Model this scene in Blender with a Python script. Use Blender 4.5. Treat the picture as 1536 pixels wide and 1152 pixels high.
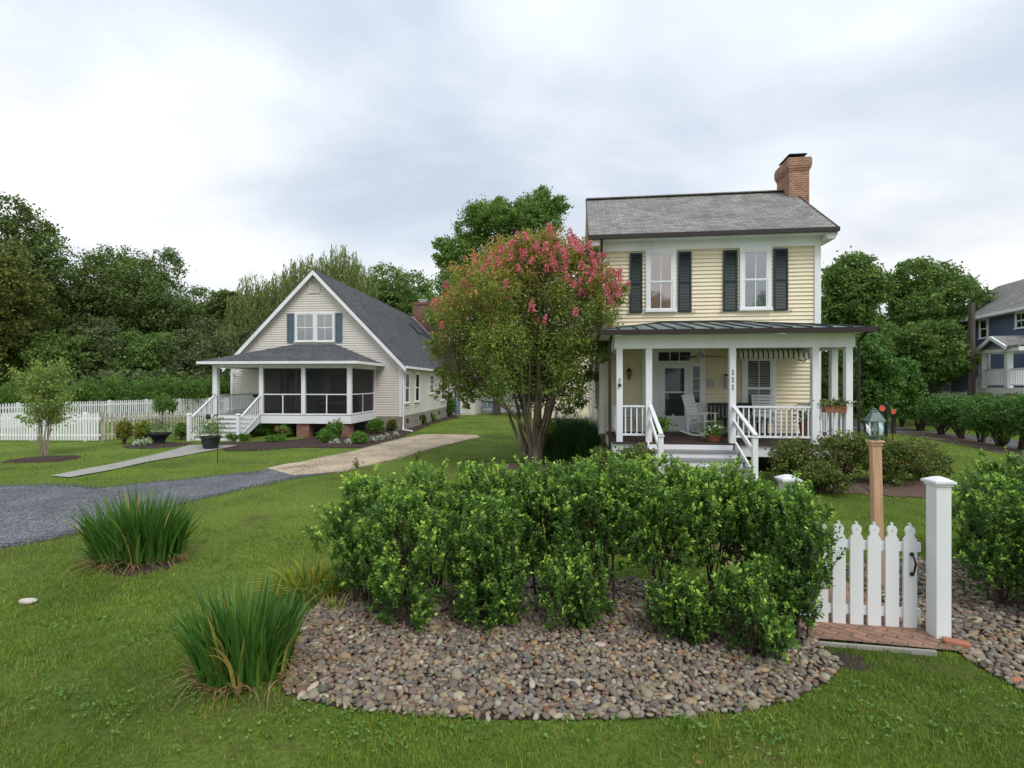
import bpy, math, random
import numpy as np
from mathutils import Vector, Matrix
R = math.radians
scene = bpy.context.scene
for o in list(bpy.data.objects): bpy.data.objects.remove(o)

# ------------------------------------------------------------------ camera, sky, sun, exposure
EYE, F, HOR = 2.5, 768.0, 576.5
cam = bpy.data.cameras.new('camera'); camo = bpy.data.objects.new('camera', cam)
scene.collection.objects.link(camo)
camo.location = (0, 0, EYE); camo.rotation_euler = (R(90), 0, 0)
cam.sensor_width = 36; cam.lens = 18.0; cam.clip_start = .1; cam.clip_end = 2000
scene.camera = camo
SUN_EL, SUN_AZ = 52, 150       # azimuth measured clockwise from +Y; behind the camera, to the right
w = bpy.data.worlds.new('World'); scene.world = w; w.use_nodes = True
nt = w.node_tree; nt.nodes.clear()
def N(tree, t, **kw):
    n = tree.nodes.new(t)
    for k, v in kw.items(): setattr(n, k, v)
    return n
out = N(nt, 'ShaderNodeOutputWorld'); bg = N(nt, 'ShaderNodeBackground'); bg.inputs[1].default_value = 1.0
sky = N(nt, 'ShaderNodeTexSky', sky_type='NISHITA', sun_disc=False)
sky.sun_elevation = R(SUN_EL); sky.sun_rotation = R(SUN_AZ); sky.air_density = 1.2
sc = N(nt, 'ShaderNodeVectorMath', operation='SCALE'); sc.inputs[3].default_value = .115
nt.links.new(sky.outputs[0], sc.inputs[0])
tc = N(nt, 'ShaderNodeTexCoord'); sep = N(nt, 'ShaderNodeSeparateXYZ'); nt.links.new(tc.outputs['Generated'], sep.inputs[0])
mx = N(nt, 'ShaderNodeMath', operation='MAXIMUM'); mx.inputs[1].default_value = 0.0; nt.links.new(sep.outputs[2], mx.inputs[0])
ad = N(nt, 'ShaderNodeMath', operation='ADD'); ad.inputs[1].default_value = .22; nt.links.new(mx.outputs[0], ad.inputs[0])
dx = N(nt, 'ShaderNodeMath', operation='DIVIDE'); dy = N(nt, 'ShaderNodeMath', operation='DIVIDE')
nt.links.new(sep.outputs[0], dx.inputs[0]); nt.links.new(ad.outputs[0], dx.inputs[1])
nt.links.new(sep.outputs[1], dy.inputs[0]); nt.links.new(ad.outputs[0], dy.inputs[1])
cb = N(nt, 'ShaderNodeCombineXYZ'); nt.links.new(dx.outputs[0], cb.inputs[0]); nt.links.new(dy.outputs[0], cb.inputs[1])
def wnoise(scale, detail, rough, off, dist=0.):
    mp = N(nt, 'ShaderNodeMapping'); mp.inputs['Location'].default_value = off; mp.inputs['Scale'].default_value = (1, 1.35, 1)
    nt.links.new(cb.outputs[0], mp.inputs[0])
    n = N(nt, 'ShaderNodeTexNoise'); n.inputs['Scale'].default_value = scale; n.inputs['Detail'].default_value = detail
    n.inputs['Roughness'].default_value = rough; n.inputs['Distortion'].default_value = dist
    nt.links.new(mp.outputs[0], n.inputs[0]); return n
def wramp(src, stops):
    r = N(nt, 'ShaderNodeValToRGB'); e = r.color_ramp.elements
    while len(e) < len(stops): e.new(.5)
    for el, (p, c) in zip(e, stops): el.position = p; el.color = (*c, 1)
    nt.links.new(src, r.inputs[0]); return r
n1 = wnoise(1.05, 10, .52, (2.6, 1.1, 0), .25); n2 = wnoise(.55, 5, .5, (7.3, 2.2, 0))
ccol = wramp(n1.outputs[0], [(.32, (.56, .605, .655)), (.44, (.67, .70, .735)), (.53, (.775, .79, .805)), (.65, (.90, .90, .895))])
cfac = wramp(n2.outputs[0], [(.34, (.72,)*3), (.58, (1, 1, 1))])
mixc = N(nt, 'ShaderNodeMix', data_type='RGBA'); nt.links.new(cfac.outputs[0], mixc.inputs[0])
nt.links.new(sc.outputs[0], mixc.inputs[6]); nt.links.new(ccol.outputs[0], mixc.inputs[7])
# paler towards the horizon, as an overcast sky is
hz = wramp(sep.outputs[2], [(0, (.86, .87, .87)), (.22, (.94, .94, .935)), (.5, (.86, .90, .95)), (1, (.68, .79, .90))])
mul = N(nt, 'ShaderNodeMix', data_type='RGBA', blend_type='MULTIPLY'); mul.inputs[0].default_value = 1
nt.links.new(mixc.outputs[2], mul.inputs[6]); nt.links.new(hz.outputs[0], mul.inputs[7])
nt.links.new(mul.outputs[2], bg.inputs[0]); nt.links.new(bg.outputs[0], out.inputs[0])
sl = bpy.data.lights.new('sun', 'SUN'); so = bpy.data.objects.new('sun', sl); scene.collection.objects.link(so)
sl.energy = 1.5; sl.angle = R(28); sl.color = (1, .97, .92)
_e, _a = R(SUN_EL), R(SUN_AZ)
so.rotation_euler = (-Vector((math.sin(_a)*math.cos(_e), math.cos(_a)*math.cos(_e), math.sin(_e)))).to_track_quat('-Z', 'Y').to_euler()
scene.view_settings.view_transform = 'Standard'; scene.view_settings.look = 'None'
scene.view_settings.gamma = 1; scene.view_settings.exposure = 0.50

# ------------------------------------------------------------------ helpers: terrain and pixels
def sstep(t):
    t = np.clip(t, 0, 1); return t*t*(3-2*t)
def H(x, y):
    x = np.asarray(x, float); y = np.asarray(y, float)
    a = .36*sstep((y-6.6)/4.2)*sstep((x-.6)/3.0)*(1-sstep((x-14)/8))*(1-sstep((y-26)/8))
    b = .012*np.sin(x*1.3+.4)*np.sin(y*1.1)+.006*np.sin(x*3.1+y*2.3)
    return a+b*sstep((y-1)/3)
def G(px, py):
    "ground point seen at a pixel of the photograph"
    k = (px-768)/F; D = EYE*F/(py-HOR)
    for _ in range(30): D = .5*D+.5*(EYE-float(H(k*D, D)))*F/(py-HOR)
    return (k*D, D)
def X(px, D): return (px-768)/F*D
def Z(py, D): return EYE-(py-HOR)/F*D

# ------------------------------------------------------------------ helpers: tags and objects
C = scene.collection
def tag(o, label=None, cat=None, group=None, kind=None):
    if label: o['label'] = label
    if cat: o['category'] = cat
    if group: o['group'] = group
    if kind: o['kind'] = kind
    return o
def thing(name, label, cat, loc=(0, 0, 0), rz=0, group=None):
    o = bpy.data.objects.new(name, None); C.objects.link(o); o.empty_display_size = .2
    o.location = loc; o.rotation_euler = (0, 0, rz); return tag(o, label, cat, group)
def copy_tree(o, parent=None):
    c = o.copy(); C.objects.link(c); c.parent = parent
    for ch in [q for q in bpy.data.objects if q.parent == o]: copy_tree(ch, c)
    return c
def link(name, me, mat, parent=None):
    if mat: me.materials.append(mat)
    o = bpy.data.objects.new(name, me); C.objects.link(o); o.parent = parent; return o
def np_mesh(name, V, Fc, tint=None, col=None, smooth=False):
    "mesh from numpy arrays; Fc is (n,3) or (n,4)"
    V = np.asarray(V, np.float32).reshape(-1, 3); Fc = np.asarray(Fc, np.int32); n, k = Fc.shape
    me = bpy.data.meshes.new(name); me.vertices.add(len(V)); me.vertices.foreach_set('co', V.ravel())
    me.loops.add(n*k); me.loops.foreach_set('vertex_index', Fc.ravel())
    me.polygons.add(n); me.polygons.foreach_set('loop_start', np.arange(0, n*k, k, dtype=np.int32))
    me.polygons.foreach_set('loop_total', np.full(n, k, np.int32))
    if smooth: me.polygons.foreach_set('use_smooth', np.ones(n, bool))
    me.update(calc_edges=True)
    if tint is not None:
        a = me.attributes.new('tint', 'FLOAT', 'POINT'); a.data.foreach_set('value', np.asarray(tint, np.float32))
    if col is not None:
        a = me.attributes.new('col', 'FLOAT_COLOR', 'POINT')
        a.data.foreach_set('color', np.hstack([col, np.ones((len(col), 1))]).astype(np.float32).ravel())
    return me
class MB:
    def __init__(s): s.v = []; s.f = []
    def poly(s, pts):
        i = len(s.v); s.v += [tuple(p) for p in pts]; s.f.append(tuple(range(i, i+len(pts)))); return s
    def hexa(s, p):
        i = len(s.v); s.v += [tuple(q) for q in p]
        for f in ((0,3,2,1), (4,5,6,7), (0,1,5,4), (1,2,6,5), (2,3,7,6), (3,0,4,7)): s.f.append(tuple(i+a for a in f))
        return s
    def box(s, x0, x1, y0, y1, z0, z1):
        return s.hexa([(x0,y0,z0),(x1,y0,z0),(x1,y1,z0),(x0,y1,z0),(x0,y0,z1),(x1,y0,z1),(x1,y1,z1),(x0,y1,z1)])
    def fbox(s, f, u0, u1, w0, w1, z0, z1):
        "box in wall coordinates: u along, w outwards"
        return s.hexa([f(u0,w1,z0),f(u1,w1,z0),f(u1,w0,z0),f(u0,w0,z0),f(u0,w1,z1),f(u1,w1,z1),f(u1,w0,z1),f(u0,w0,z1)])
    def bar(s, a, b, wd, ht, up=(0,0,1)):
        a = Vector(a); b = Vector(b); d = (b-a).normalized(); up = Vector(up)
        r = d.cross(up)
        if r.length < 1e-4: r = Vector((1,0,0))
        r.normalize(); n = r.cross(d).normalized(); r *= wd/2; n *= ht/2
        return s.hexa([a-r-n, a+r-n, b+r-n, b-r-n, a-r+n, a+r+n, b+r+n, b-r+n])
    def tube(s, pts, rad, n=8, cap=True):
        pts = [Vector(p) for p in pts]
        if not hasattr(rad, '__len__'): rad = [rad]*len(pts)
        i0 = len(s.v); ref = None
        for k, p in enumerate(pts):
            d = (pts[min(k+1, len(pts)-1)]-pts[max(k-1, 0)]).normalized()
            if ref is None: ref = d.orthogonal().normalized()
            ref = (ref-d*ref.dot(d)).normalized(); b = d.cross(ref)
            for j in range(n):
                a = 2*math.pi*j/n; s.v.append(tuple(p+(ref*math.cos(a)+b*math.sin(a))*rad[k]))
        for k in range(len(pts)-1):
            for j in range(n):
                a = i0+k*n+j; b = i0+k*n+(j+1)%n; s.f.append((a, b, b+n, a+n))
        if cap:
            s.f.append(tuple(i0+j for j in reversed(range(n)))); s.f.append(tuple(i0+(len(pts)-1)*n+j for j in range(n)))
        return s
    def lathe(s, prof, c=(0,0,0), n=20, sx=1., sy=1.):
        i0 = len(s.v)
        for r, z in prof:
            for j in range(n):
                a = 2*math.pi*j/n; s.v.append((c[0]+r*sx*math.cos(a), c[1]+r*sy*math.sin(a), c[2]+z))
        for k in range(len(prof)-1):
            for j in range(n):
                a = i0+k*n+j; b = i0+k*n+(j+1)%n; s.f.append((a, b, b+n, a+n))
        return s
    def prism(s, outline, f0, f1):
        "outline list of 2D points; f0,f1 map them to the two faces"
        a = [f0(*p) for p in outline]; b = [f1(*p) for p in outline]; n = len(a); i = len(s.v)
        s.v += [tuple(p) for p in a+b]
        s.f.append(tuple(i+j for j in range(n))); s.f.append(tuple(i+n+j for j in reversed(range(n))))
        for j in range(n): s.f.append((i+j, i+n+j, i+n+(j+1)%n, i+(j+1)%n))
        return s
    def build(s, name, mat, parent=None, bevel=0, smooth=False, fix=True):
        me = bpy.data.meshes.new(name); me.from_pydata(s.v, [], s.f); me.update()
        if fix:
            import bmesh
            bm = bmesh.new(); bm.from_mesh(me); bmesh.ops.recalc_face_normals(bm, faces=bm.faces)
            if bevel:
                bmesh.ops.bevel(bm, geom=[e for e in bm.edges if len(e.link_faces) == 2 and e.calc_face_angle(0) > .5], offset=bevel, segments=2, affect='EDGES', profile=.6)
            bm.to_mesh(me); bm.free()
        uv = me.uv_layers.new(name='uv')                       # metric UVs on every face: u level, v up the slope
        for p in me.polygons:
            n = p.normal
            u = Vector((1,0,0)) if abs(n.z) > .995 else Vector((-n.y, n.x, 0)).normalized()
            v = Vector((0,1,0)) if abs(n.z) > .995 else n.cross(u)
            for li in p.loop_indices:
                co = me.vertices[me.loops[li].vertex_index].co; uv.data[li].uv = (co.dot(u), co.dot(v))
            if smooth: p.use_smooth = True
        return link(name, me, mat, parent)

# ------------------------------------------------------------------ materials
def mat(name):
    m = bpy.data.materials.new(name); m.use_nodes = True; t = m.node_tree
    return m, t, t.nodes['Principled BSDF']
def noise(t, scale, detail=4, rough=.55, vec='Object', mscale=None):
    tc = N(t, 'ShaderNodeTexCoord'); n = N(t, 'ShaderNodeTexNoise')
    n.inputs['Scale'].default_value = scale; n.inputs['Detail'].default_value = detail; n.inputs['Roughness'].default_value = rough
    src = tc.outputs[vec]
    if mscale:
        mp = N(t, 'ShaderNodeMapping'); mp.inputs['Scale'].default_value = mscale; t.links.new(src, mp.inputs[0]); src = mp.outputs[0]
    t.links.new(src, n.inputs[0]); return n.outputs[0]
def ramp(t, src, stops):
    r = N(t, 'ShaderNodeValToRGB'); e = r.color_ramp.elements
    while len(e) < len(stops): e.new(.5)
    for el, (p, c) in zip(e, stops): el.position = p; el.color = (*c, 1)
    t.links.new(src, r.inputs[0]); return r.outputs[0]
def bump(t, b, src, strength=.3, dist=.01):
    n = N(t, 'ShaderNodeBump'); n.inputs['Strength'].default_value = strength; n.inputs['Distance'].default_value = dist
    t.links.new(src, n.inputs['Height']); t.links.new(n.outputs[0], b.inputs['Normal'])
def cmul(t, a, b, f=1., mode='MULTIPLY'):
    m = N(t, 'ShaderNodeMix', data_type='RGBA', blend_type=mode); m.inputs[0].default_value = f
    t.links.new(a, m.inputs[6]); t.links.new(b, m.inputs[7]); return m.outputs[2]
def worn(name, c, rough=.55, var=.12, sc=1.5, fine=30, bs=.15, streak=False, spec=.4):
    "painted or plain surface with blotchy wear"
    m, t, b = mat(name)
    d = tuple(x*(1-var) for x in c); l = tuple(min(1, x*(1+var*.5)) for x in c)
    n = noise(t, sc, 6, .65, mscale=(1, 1, .25) if streak else None); r = ramp(t, n, [(.3, d), (.55, c), (.75, l)])
    t.links.new(r, b.inputs['Base Color']); b.inputs['Roughness'].default_value = rough
    b.inputs['Specular IOR Level'].default_value = spec
    if bs: bump(t, b, noise(t, fine, 3), bs, .004)
    return m
def brick_mat(name, c1, c2, mortar, bw=.2, bh=.075, ms=.012, offset=.5, rough=.9, bumpd=.01, squash=1., var=(.6, 1.25), nsc=3.):
    m, t, b = mat(name)
    tc = N(t, 'ShaderNodeTexCoord'); br = N(t, 'ShaderNodeTexBrick')
    br.offset = offset; br.squash = squash
    br.inputs['Scale'].default_value = 1; br.inputs['Brick Width'].default_value = bw; br.inputs['Row Height'].default_value = bh
    br.inputs['Mortar Size'].default_value = ms; br.inputs['Mortar Smooth'].default_value = .2
    br.inputs['Color1'].default_value = (*c1, 1); br.inputs['Color2'].default_value = (*c2, 1); br.inputs['Mortar'].default_value = (*mortar, 1)
    t.links.new(tc.outputs['UV'], br.inputs[0])
    n = ramp(t, noise(t, nsc, 8, .7), [(.3, (var[0],)*3), (.7, (var[1],)*3)])
    t.links.new(cmul(t, br.outputs[0], n), b.inputs['Base Color']); b.inputs['Roughness'].default_value = rough
    b.inputs['Specular IOR Level'].default_value = .2
    inv = N(t, 'ShaderNodeMath', operation='SUBTRACT'); inv.inputs[0].default_value = 1; t.links.new(br.outputs[1], inv.inputs[1])
    mn = N(t, 'ShaderNodeMath', operation='MULTIPLY_ADD'); mn.inputs[1].default_value = .35
    t.links.new(noise(t, 60, 3), mn.inputs[0]); t.links.new(inv.outputs[0], mn.inputs[2])
    bump(t, b, mn.outputs[0], .6, bumpd); return m
GAIN = {'crape_myrtle_leaf': 3.2, 'young_birch_leaf': 2.1, 'iris_blade': 1.95, 'dark_grass_blade': 2.1, 'grass_blade': 2.25, 'dark_oak_leaf': 3.2, 'mid_green_leaf': 2.8, 'dull_understory_leaf': 3.1, 'willow_leaf': 2.4, 'yellowing_leaf': 1.9, 'locust_leaf': 2.4, 'marsh_shrub_leaf': 1.9, 'garden_leaf': 2.2, 'hedge_leaf': 2.6, 'privet_leaf': 2.5, 'azalea_leaf': 2.5, 'yellow_green_leaf': 1.3, 'daylily_blade': 1.25}
def leaf_mat(name, stops, rough=.5, trans=.35, spec=.35, patch=None):
    if 'petal' not in name:
        g = GAIN.get(name, 1.55); stops = [(p, (c[0]*g*1.06, c[1]*g, c[2]*g*.92)) for p, c in stops]
    "tint attribute 0..1 picks the leaf's own colour"
    m, t, b = mat(name)
    a = N(t, 'ShaderNodeAttribute'); a.attribute_name = 'tint'
    c = ramp(t, a.outputs['Fac'], stops)
    if patch:
        c = cmul(t, c, ramp(t, noise(t, patch[0], 3), [(.35, patch[1]), (.65, patch[2])]))
    t.links.new(c, b.inputs['Base Color']); b.inputs['Roughness'].default_value = rough; b.inputs['Specular IOR Level'].default_value = spec
    tr = N(t, 'ShaderNodeBsdfTranslucent'); t.links.new(c, tr.inputs[0])
    mxs = N(t, 'ShaderNodeMixShader'); mxs.inputs[0].default_value = trans
    t.links.new(b.outputs[0], mxs.inputs[1]); t.links.new(tr.outputs[0], mxs.inputs[2])
    t.links.new(mxs.outputs[0], t.nodes['Material Output'].inputs[0]); return m
def glass_mat(name, rough=.03, tr=.75, c=(1, 1, 1)):
    m, t, b = mat(name)
    g = N(t, 'ShaderNodeBsdfGlossy'); g.inputs['Roughness'].default_value = rough; g.inputs[0].default_value = (.9, .93, .95, 1)
    tp = N(t, 'ShaderNodeBsdfTransparent'); tp.inputs[0].default_value = (*c, 1)
    mxs = N(t, 'ShaderNodeMixShader'); fr = N(t, 'ShaderNodeFresnel'); fr.inputs[0].default_value = 1.5
    ma = N(t, 'ShaderNodeMath', operation='ADD'); ma.inputs[1].default_value = 1-tr-.04; ma.use_clamp = True
    t.links.new(fr.outputs[0], ma.inputs[0]); t.links.new(ma.outputs[0], mxs.inputs[0])
    t.links.new(tp.outputs[0], mxs.inputs[1]); t.links.new(g.outputs[0], mxs.inputs[2])
    t.links.new(mxs.outputs[0], t.nodes['Material Output'].inputs[0]); return m
def col_mat(name, rough=.75, fine=40):
    m, t, b = mat(name); a = N(t, 'ShaderNodeAttribute'); a.attribute_name = 'col'
    n = ramp(t, noise(t, fine, 5, .7), [(.3, (.72,)*3), (.7, (1.2,)*3)])
    t.links.new(cmul(t, a.outputs['Color'], n), b.inputs['Base Color']); b.inputs['Roughness'].default_value = rough
    b.inputs['Specular IOR Level'].default_value = .3
    bump(t, b, noise(t, fine*3, 3), .25, .002); return m

M = {}
M['white'] = worn('white_paint', (.80, .81, .82), .5, .10, 1.2, 25, .1, True)
M['white_old'] = worn('weathered_white_paint', (.46, .42, .36), .8, .45, 6, 30, .3, True)
M['yellow'] = worn('pale_yellow_clapboard', (.81, .705, .515), .55, .07, .9, 20, .08, True)
M['beige'] = worn('beige_siding', (.68, .635, .58), .55, .07, .9, 20, .08, True)
M['navy'] = worn('navy_siding', (.11, .135, .22), .55, .1, .9, 20, .08, True)
M['shutter'] = worn('dark_slate_paint', (.013, .027, .034), .45, .15, 2, 30, .05)
M['shutter_blue'] = worn('blue_grey_paint', (.085, .125, .165), .5, .15, 2, 30, .05)
M['gutter'] = worn('dark_brown_metal', (.028, .020, .017), .4, .15, 2, 30, .03)
M['black'] = worn('black_iron', (.012, .012, .013), .45, .1, 4, 30, .03)
M['brick'] = brick_mat('red_brick', (.30, .085, .05), (.20, .06, .04), (.33, .29, .25))
M['brick_or'] = brick_mat('orange_brick', (.42, .17, .095), (.30, .11, .065), (.42, .34, .27), bh=.07)
M['paver'] = brick_mat('brick_paver', (.36, .20, .14), (.25, .15, .11), (.13, .11, .085), bw=.2, bh=.1, ms=.007, var=(.6, 1.35), nsc=5)
M['paver_edge'] = worn('edging_brick', (.42, .17, .10), .85, .25, 6, 50, .3)
M['block'] = brick_mat('concrete_block', (.34, .31, .26), (.29, .27, .23), (.22, .2, .17), bw=.4, bh=.2, ms=.01)
M['shingle_gray'] = brick_mat('weathered_grey_shingle', (.31, .295, .275), (.20, .19, .18), (.105, .10, .096), bw=.24, bh=.14, ms=.01, offset=.37, bumpd=.012, var=(.75, 1.2), nsc=1.2)
M['shingle_dark'] = brick_mat('charcoal_shingle', (.115, .116, .120), (.068, .069, .074), (.035, .036, .038), bw=.24, bh=.14, ms=.01, offset=.37, bumpd=.012, var=(.8, 1.25), nsc=1.0)
m, t, b = mat('seam_metal'); M['seam'] = m
t.links.new(ramp(t, noise(t, 1.2, 6, .7), [(.3, (.13, .17, .175)), (.55, (.20, .24, .245)), (.75, (.26, .29, .29))]), b.inputs['Base Color'])
b.inputs['Metallic'].default_value = .35; b.inputs['Roughness'].default_value = .42
M['seam_rib'] = worn('dark_seam', (.03, .042, .042), .5, .1, 2, 30, 0)
M['deck_brown'] = worn('dark_brown_boards', (.055, .034, .027), .6, .25, 3, 30, .2)
M['deck_gray'] = worn('grey_deck_paint', (.27, .26, .26), .6, .15, 3, 30, .15)
M['ceiling'] = worn('porch_ceiling_paint', (.55, .58, .58), .6, .05, 2, 30, .05)
M['screen'] = None
m, t, b = mat('insect_screen'); M['screen'] = m
tp = N(t, 'ShaderNodeBsdfTransparent'); tp.inputs[0].default_value = (.62, .62, .62, 1); mxs = N(t, 'ShaderNodeMixShader'); mxs.inputs[0].default_value = .5
b.inputs['Base Color'].default_value = (.02, .02, .022, 1); b.inputs['Roughness'].default_value = .8
t.links.new(tp.outputs[0], mxs.inputs[1]); t.links.new(b.outputs[0], mxs.inputs[2]); t.links.new(mxs.outputs[0], t.nodes['Material Output'].inputs[0])
M['glass'] = glass_mat('window_glass', .02, .74)
M['glass_dark'] = glass_mat('dim_window_glass', .04, .95)
M['glass_clear'] = glass_mat('lantern_glass', .03, .86, (.9, 1, .97))
M['glass_green'] = glass_mat('tinted_glass', .03, .7, (.55, .8, .75))
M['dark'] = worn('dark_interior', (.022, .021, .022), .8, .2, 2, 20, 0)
M['curtain_pink'] = worn('cream_curtain', (.70, .48, .38), .8, .06, 1.5, 30, .05)
M['curtain_gray'] = worn('pale_blind', (.40, .43, .46), .7, .08, 2, 30, .05)
M['blind'] = worn('white_blind', (.5, .5, .48), .6, .08, 2, 30, .05)
M['cedar'] = None
m, t, b = mat('cedar_wood'); M['cedar'] = m
t.links.new(ramp(t, noise(t, 9, 7, .65, mscale=(3, 3, .18)), [(.3, (.42, .24, .13)), (.5, (.58, .36, .21)), (.72, (.68, .46, .30))]), b.inputs['Base Color'])
b.inputs['Roughness'].default_value = .7; bump(t, b, noise(t, 20, 5, mscale=(3, 3, .1)), .3, .003)
M['verdigris'] = worn('patina_copper', (.12, .17, .16), .5, .3, 14, 60, .1)
M['door_white'] = worn('door_paint', (.74, .78, .80), .4, .04, 1, 20, .03)
M['blue_door'] = worn('blue_door_paint', (.16, .24, .34), .5, .08, 2, 20, .03)
M['bench_blue'] = worn('faded_blue_paint', (.17, .26, .33), .6, .25, 6, 30, .1)
M['brass'] = worn('brass', (.5, .42, .26), .3, .1, 6, 30, 0); M['brass'].node_tree.nodes['Principled BSDF'].inputs['Metallic'].default_value = .8
M['pot'] = worn('black_resin_pot', (.022, .027, .030), .55, .25, 4, 30, .05)
M['terracotta'] = worn('terracotta', (.33, .13, .07), .8, .2, 6, 40, .1)
M['stripe_dark'] = worn('dark_canvas', (.05, .042, .038), .85, .1, 6, 40, .05)
M['canvas'] = worn('cream_canvas', (.85, .82, .76), .85, .06, 4, 40, .05)
M['tan'] = worn('tan_cushion', (.42, .29, .17), .9, .1, 4, 40, .1)
M['wicker'] = worn('dark_wicker', (.045, .035, .03), .8, .3, 12, 60, .3)
M['red'] = worn('red_plastic', (.62, .10, .07), .6, .45, 14, 40, 0)
M['soil'] = worn('dark_soil', (.05, .033, .025), .95, .4, 8, 40, .5)
M['concrete'] = worn('concrete', (.33, .315, .28), .85, .18, 1.6, 60, .3)
M['pale_rock'] = worn('pale_rock', (.58, .50, .44), .85, .15, 12, 60, .4)
M['asphalt'] = worn('asphalt', (.11, .11, .115), .9, .2, 1.5, 90, .4)
def bark_mat(name, a, b_, c, s=8):
    m, t, b = mat(name)
    t.links.new(ramp(t, noise(t, s, 7, .65, mscale=(2.5, 2.5, .35)), [(.32, a), (.5, b_), (.7, c)]), b.inputs['Base Color'])
    b.inputs['Roughness'].default_value = .9; bump(t, b, noise(t, s*2.5, 5, mscale=(2, 2, .3)), .6, .01); return m
M['bark'] = bark_mat('grey_brown_bark', (.03, .024, .02), (.07, .056, .045), (.13, .11, .09))
M['bark_myrtle'] = bark_mat('smooth_mottled_bark', (.085, .058, .040), (.16, .12, .085), (.27, .22, .165), 5)
M['stem'] = bark_mat('shrub_stem_bark', (.03, .021, .015), (.065, .045, .032), (.11, .085, .06), 20)
M['birch'] = bark_mat('young_birch_bark', (.14, .10, .07), (.30, .24, .18), (.42, .37, .30), 12)
M['pole'] = bark_mat('old_pole_wood', (.045, .035, .03), (.09, .07, .06), (.13, .11, .1), 4)
# mulch
m, t, b = mat('wood_mulch'); M['mulch'] = m
t.links.new(ramp(t, noise(t, 38, 6, .75), [(.3, (.014, .008, .006)), (.5, (.045, .022, .017)), (.72, (.11, .062, .048))]), b.inputs['Base Color'])
b.inputs['Roughness'].default_value = .95; bump(t, b, noise(t, 45, 5, .7), 1., .03)
m, t, b = mat('faded_bark_mulch'); M['mulch_tan'] = m
t.links.new(ramp(t, noise(t, 30, 6, .75), [(.3, (.05, .028, .02)), (.5, (.13, .08, .055)), (.72, (.25, .17, .13))]), b.inputs['Base Color'])
b.inputs['Roughness'].default_value = .95; bump(t, b, noise(t, 40, 5, .7), 1., .03)
def gravel_mat(name, a, b1, c, sc=45):
    m, t, b = mat(name); tc = N(t, 'ShaderNodeTexCoord'); v = N(t, 'ShaderNodeTexVoronoi'); v.inputs['Scale'].default_value = sc
    t.links.new(tc.outputs['Object'], v.inputs[0]); bw = N(t, 'ShaderNodeSeparateColor'); t.links.new(v.outputs['Color'], bw.inputs[0])
    cc = ramp(t, bw.outputs[0], [(.0, a), (.5, b1), (1, c)])
    big = ramp(t, noise(t, .8, 5, .6), [(.35, (.72,)*3), (.65, (1.15,)*3)])
    t.links.new(cmul(t, cc, big), b.inputs['Base Color']); b.inputs['Roughness'].default_value = .9
    inv = N(t, 'ShaderNodeMath', operation='SUBTRACT'); inv.inputs[0].default_value = 1; t.links.new(v.outputs['Distance'], inv.inputs[1])
    bump(t, b, inv.outputs[0], .9, .015); return m
M['gravel'] = gravel_mat('grey_blue_gravel', (.045, .048, .055), (.105, .11, .125), (.26, .26, .265), 42)
M['gravel_tan'] = gravel_mat('tan_pea_gravel', (.25, .185, .115), (.48, .375, .25), (.70, .59, .44), 40)
# lawn base
m, t, b = mat('lawn_turf'); M['lawn'] = m
big = ramp(t, noise(t, .35, 6, .6), [(.32, (.090, .132, .023)), (.5, (.135, .200, .030)), (.68, (.178, .245, .043))])
fine = ramp(t, noise(t, 26, 6, .75), [(.3, (.45, .5, .4)), (.5, (.95, .95, .9)), (.75, (1.45, 1.35, 1.3))])
brown = N(t, 'ShaderNodeMix', data_type='RGBA'); brown.inputs[7].default_value = (.11, .085, .035, 1)
t.links.new(ramp(t, noise(t, .9, 7, .75), [(.54, (0, 0, 0)), (.68, (.75, .75, .75))]), brown.inputs[0])
t.links.new(cmul(t, big, fine), brown.inputs[6]); t.links.new(brown.outputs[2], b.inputs['Base Color'])
b.inputs['Roughness'].default_value = .9; b.inputs['Specular IOR Level'].default_value = .15; bump(t, b, noise(t, 40, 6, .7), .9, .04)
# foliage
M['grass'] = leaf_mat('grass_blade', [(0, (.024, .050, .009)), (.45, (.073, .120, .017)), (.8, (.138, .192, .030)), (.93, (.18, .19, .055)), (1, (.20, .15, .08))], .55, .35, .25, (.7, (.72, .82, .75), (1.15, 1.1, 1.05)))
M['clover'] = leaf_mat('broad_weed_leaf', [(0, (.05, .12, .02)), (1, (.16, .28, .06))], .5, .35)
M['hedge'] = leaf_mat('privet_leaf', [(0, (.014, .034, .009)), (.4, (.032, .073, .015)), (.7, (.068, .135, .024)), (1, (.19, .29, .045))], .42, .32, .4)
M['hedge_far'] = leaf_mat('hedge_leaf', [(0, (.014, .036, .009)), (.5, (.032, .080, .016)), (1, (.085, .15, .03))], .45, .3)
M['azalea'] = leaf_mat('azalea_leaf', [(0, (.018, .032, .009)), (.5, (.048, .072, .016)), (.8, (.09, .11, .025)), (1, (.17, .075, .03))], .5, .3)
M['iris'] = leaf_mat('iris_blade', [(0, (.016, .050, .010)), (.5, (.038, .100, .016)), (.9, (.085, .17, .028)), (1, (.25, .20, .06))], .4, .3, .5)
M['daylily'] = leaf_mat('daylily_blade', [(0, (.08, .15, .018)), (.5, (.20, .27, .03)), (.85, (.42, .38, .05)), (1, (.36, .20, .08))], .5, .35)
M['daylily_dry'] = leaf_mat('dry_thatch_blade', [(.8, (.10, .065, .03)), (.9, (.17, .12, .055)), (1, (.24, .18, .09))], .8, .2)
M['liriope'] = leaf_mat('dark_grass_blade', [(0, (.012, .040, .012)), (.6, (.026, .070, .018)), (1, (.06, .12, .03))], .45, .3)
M['oak'] = leaf_mat('dark_oak_leaf', [(0, (.016, .030, .009)), (.5, (.034, .055, .014)), (1, (.070, .095, .026))], .55, .3)
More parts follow.
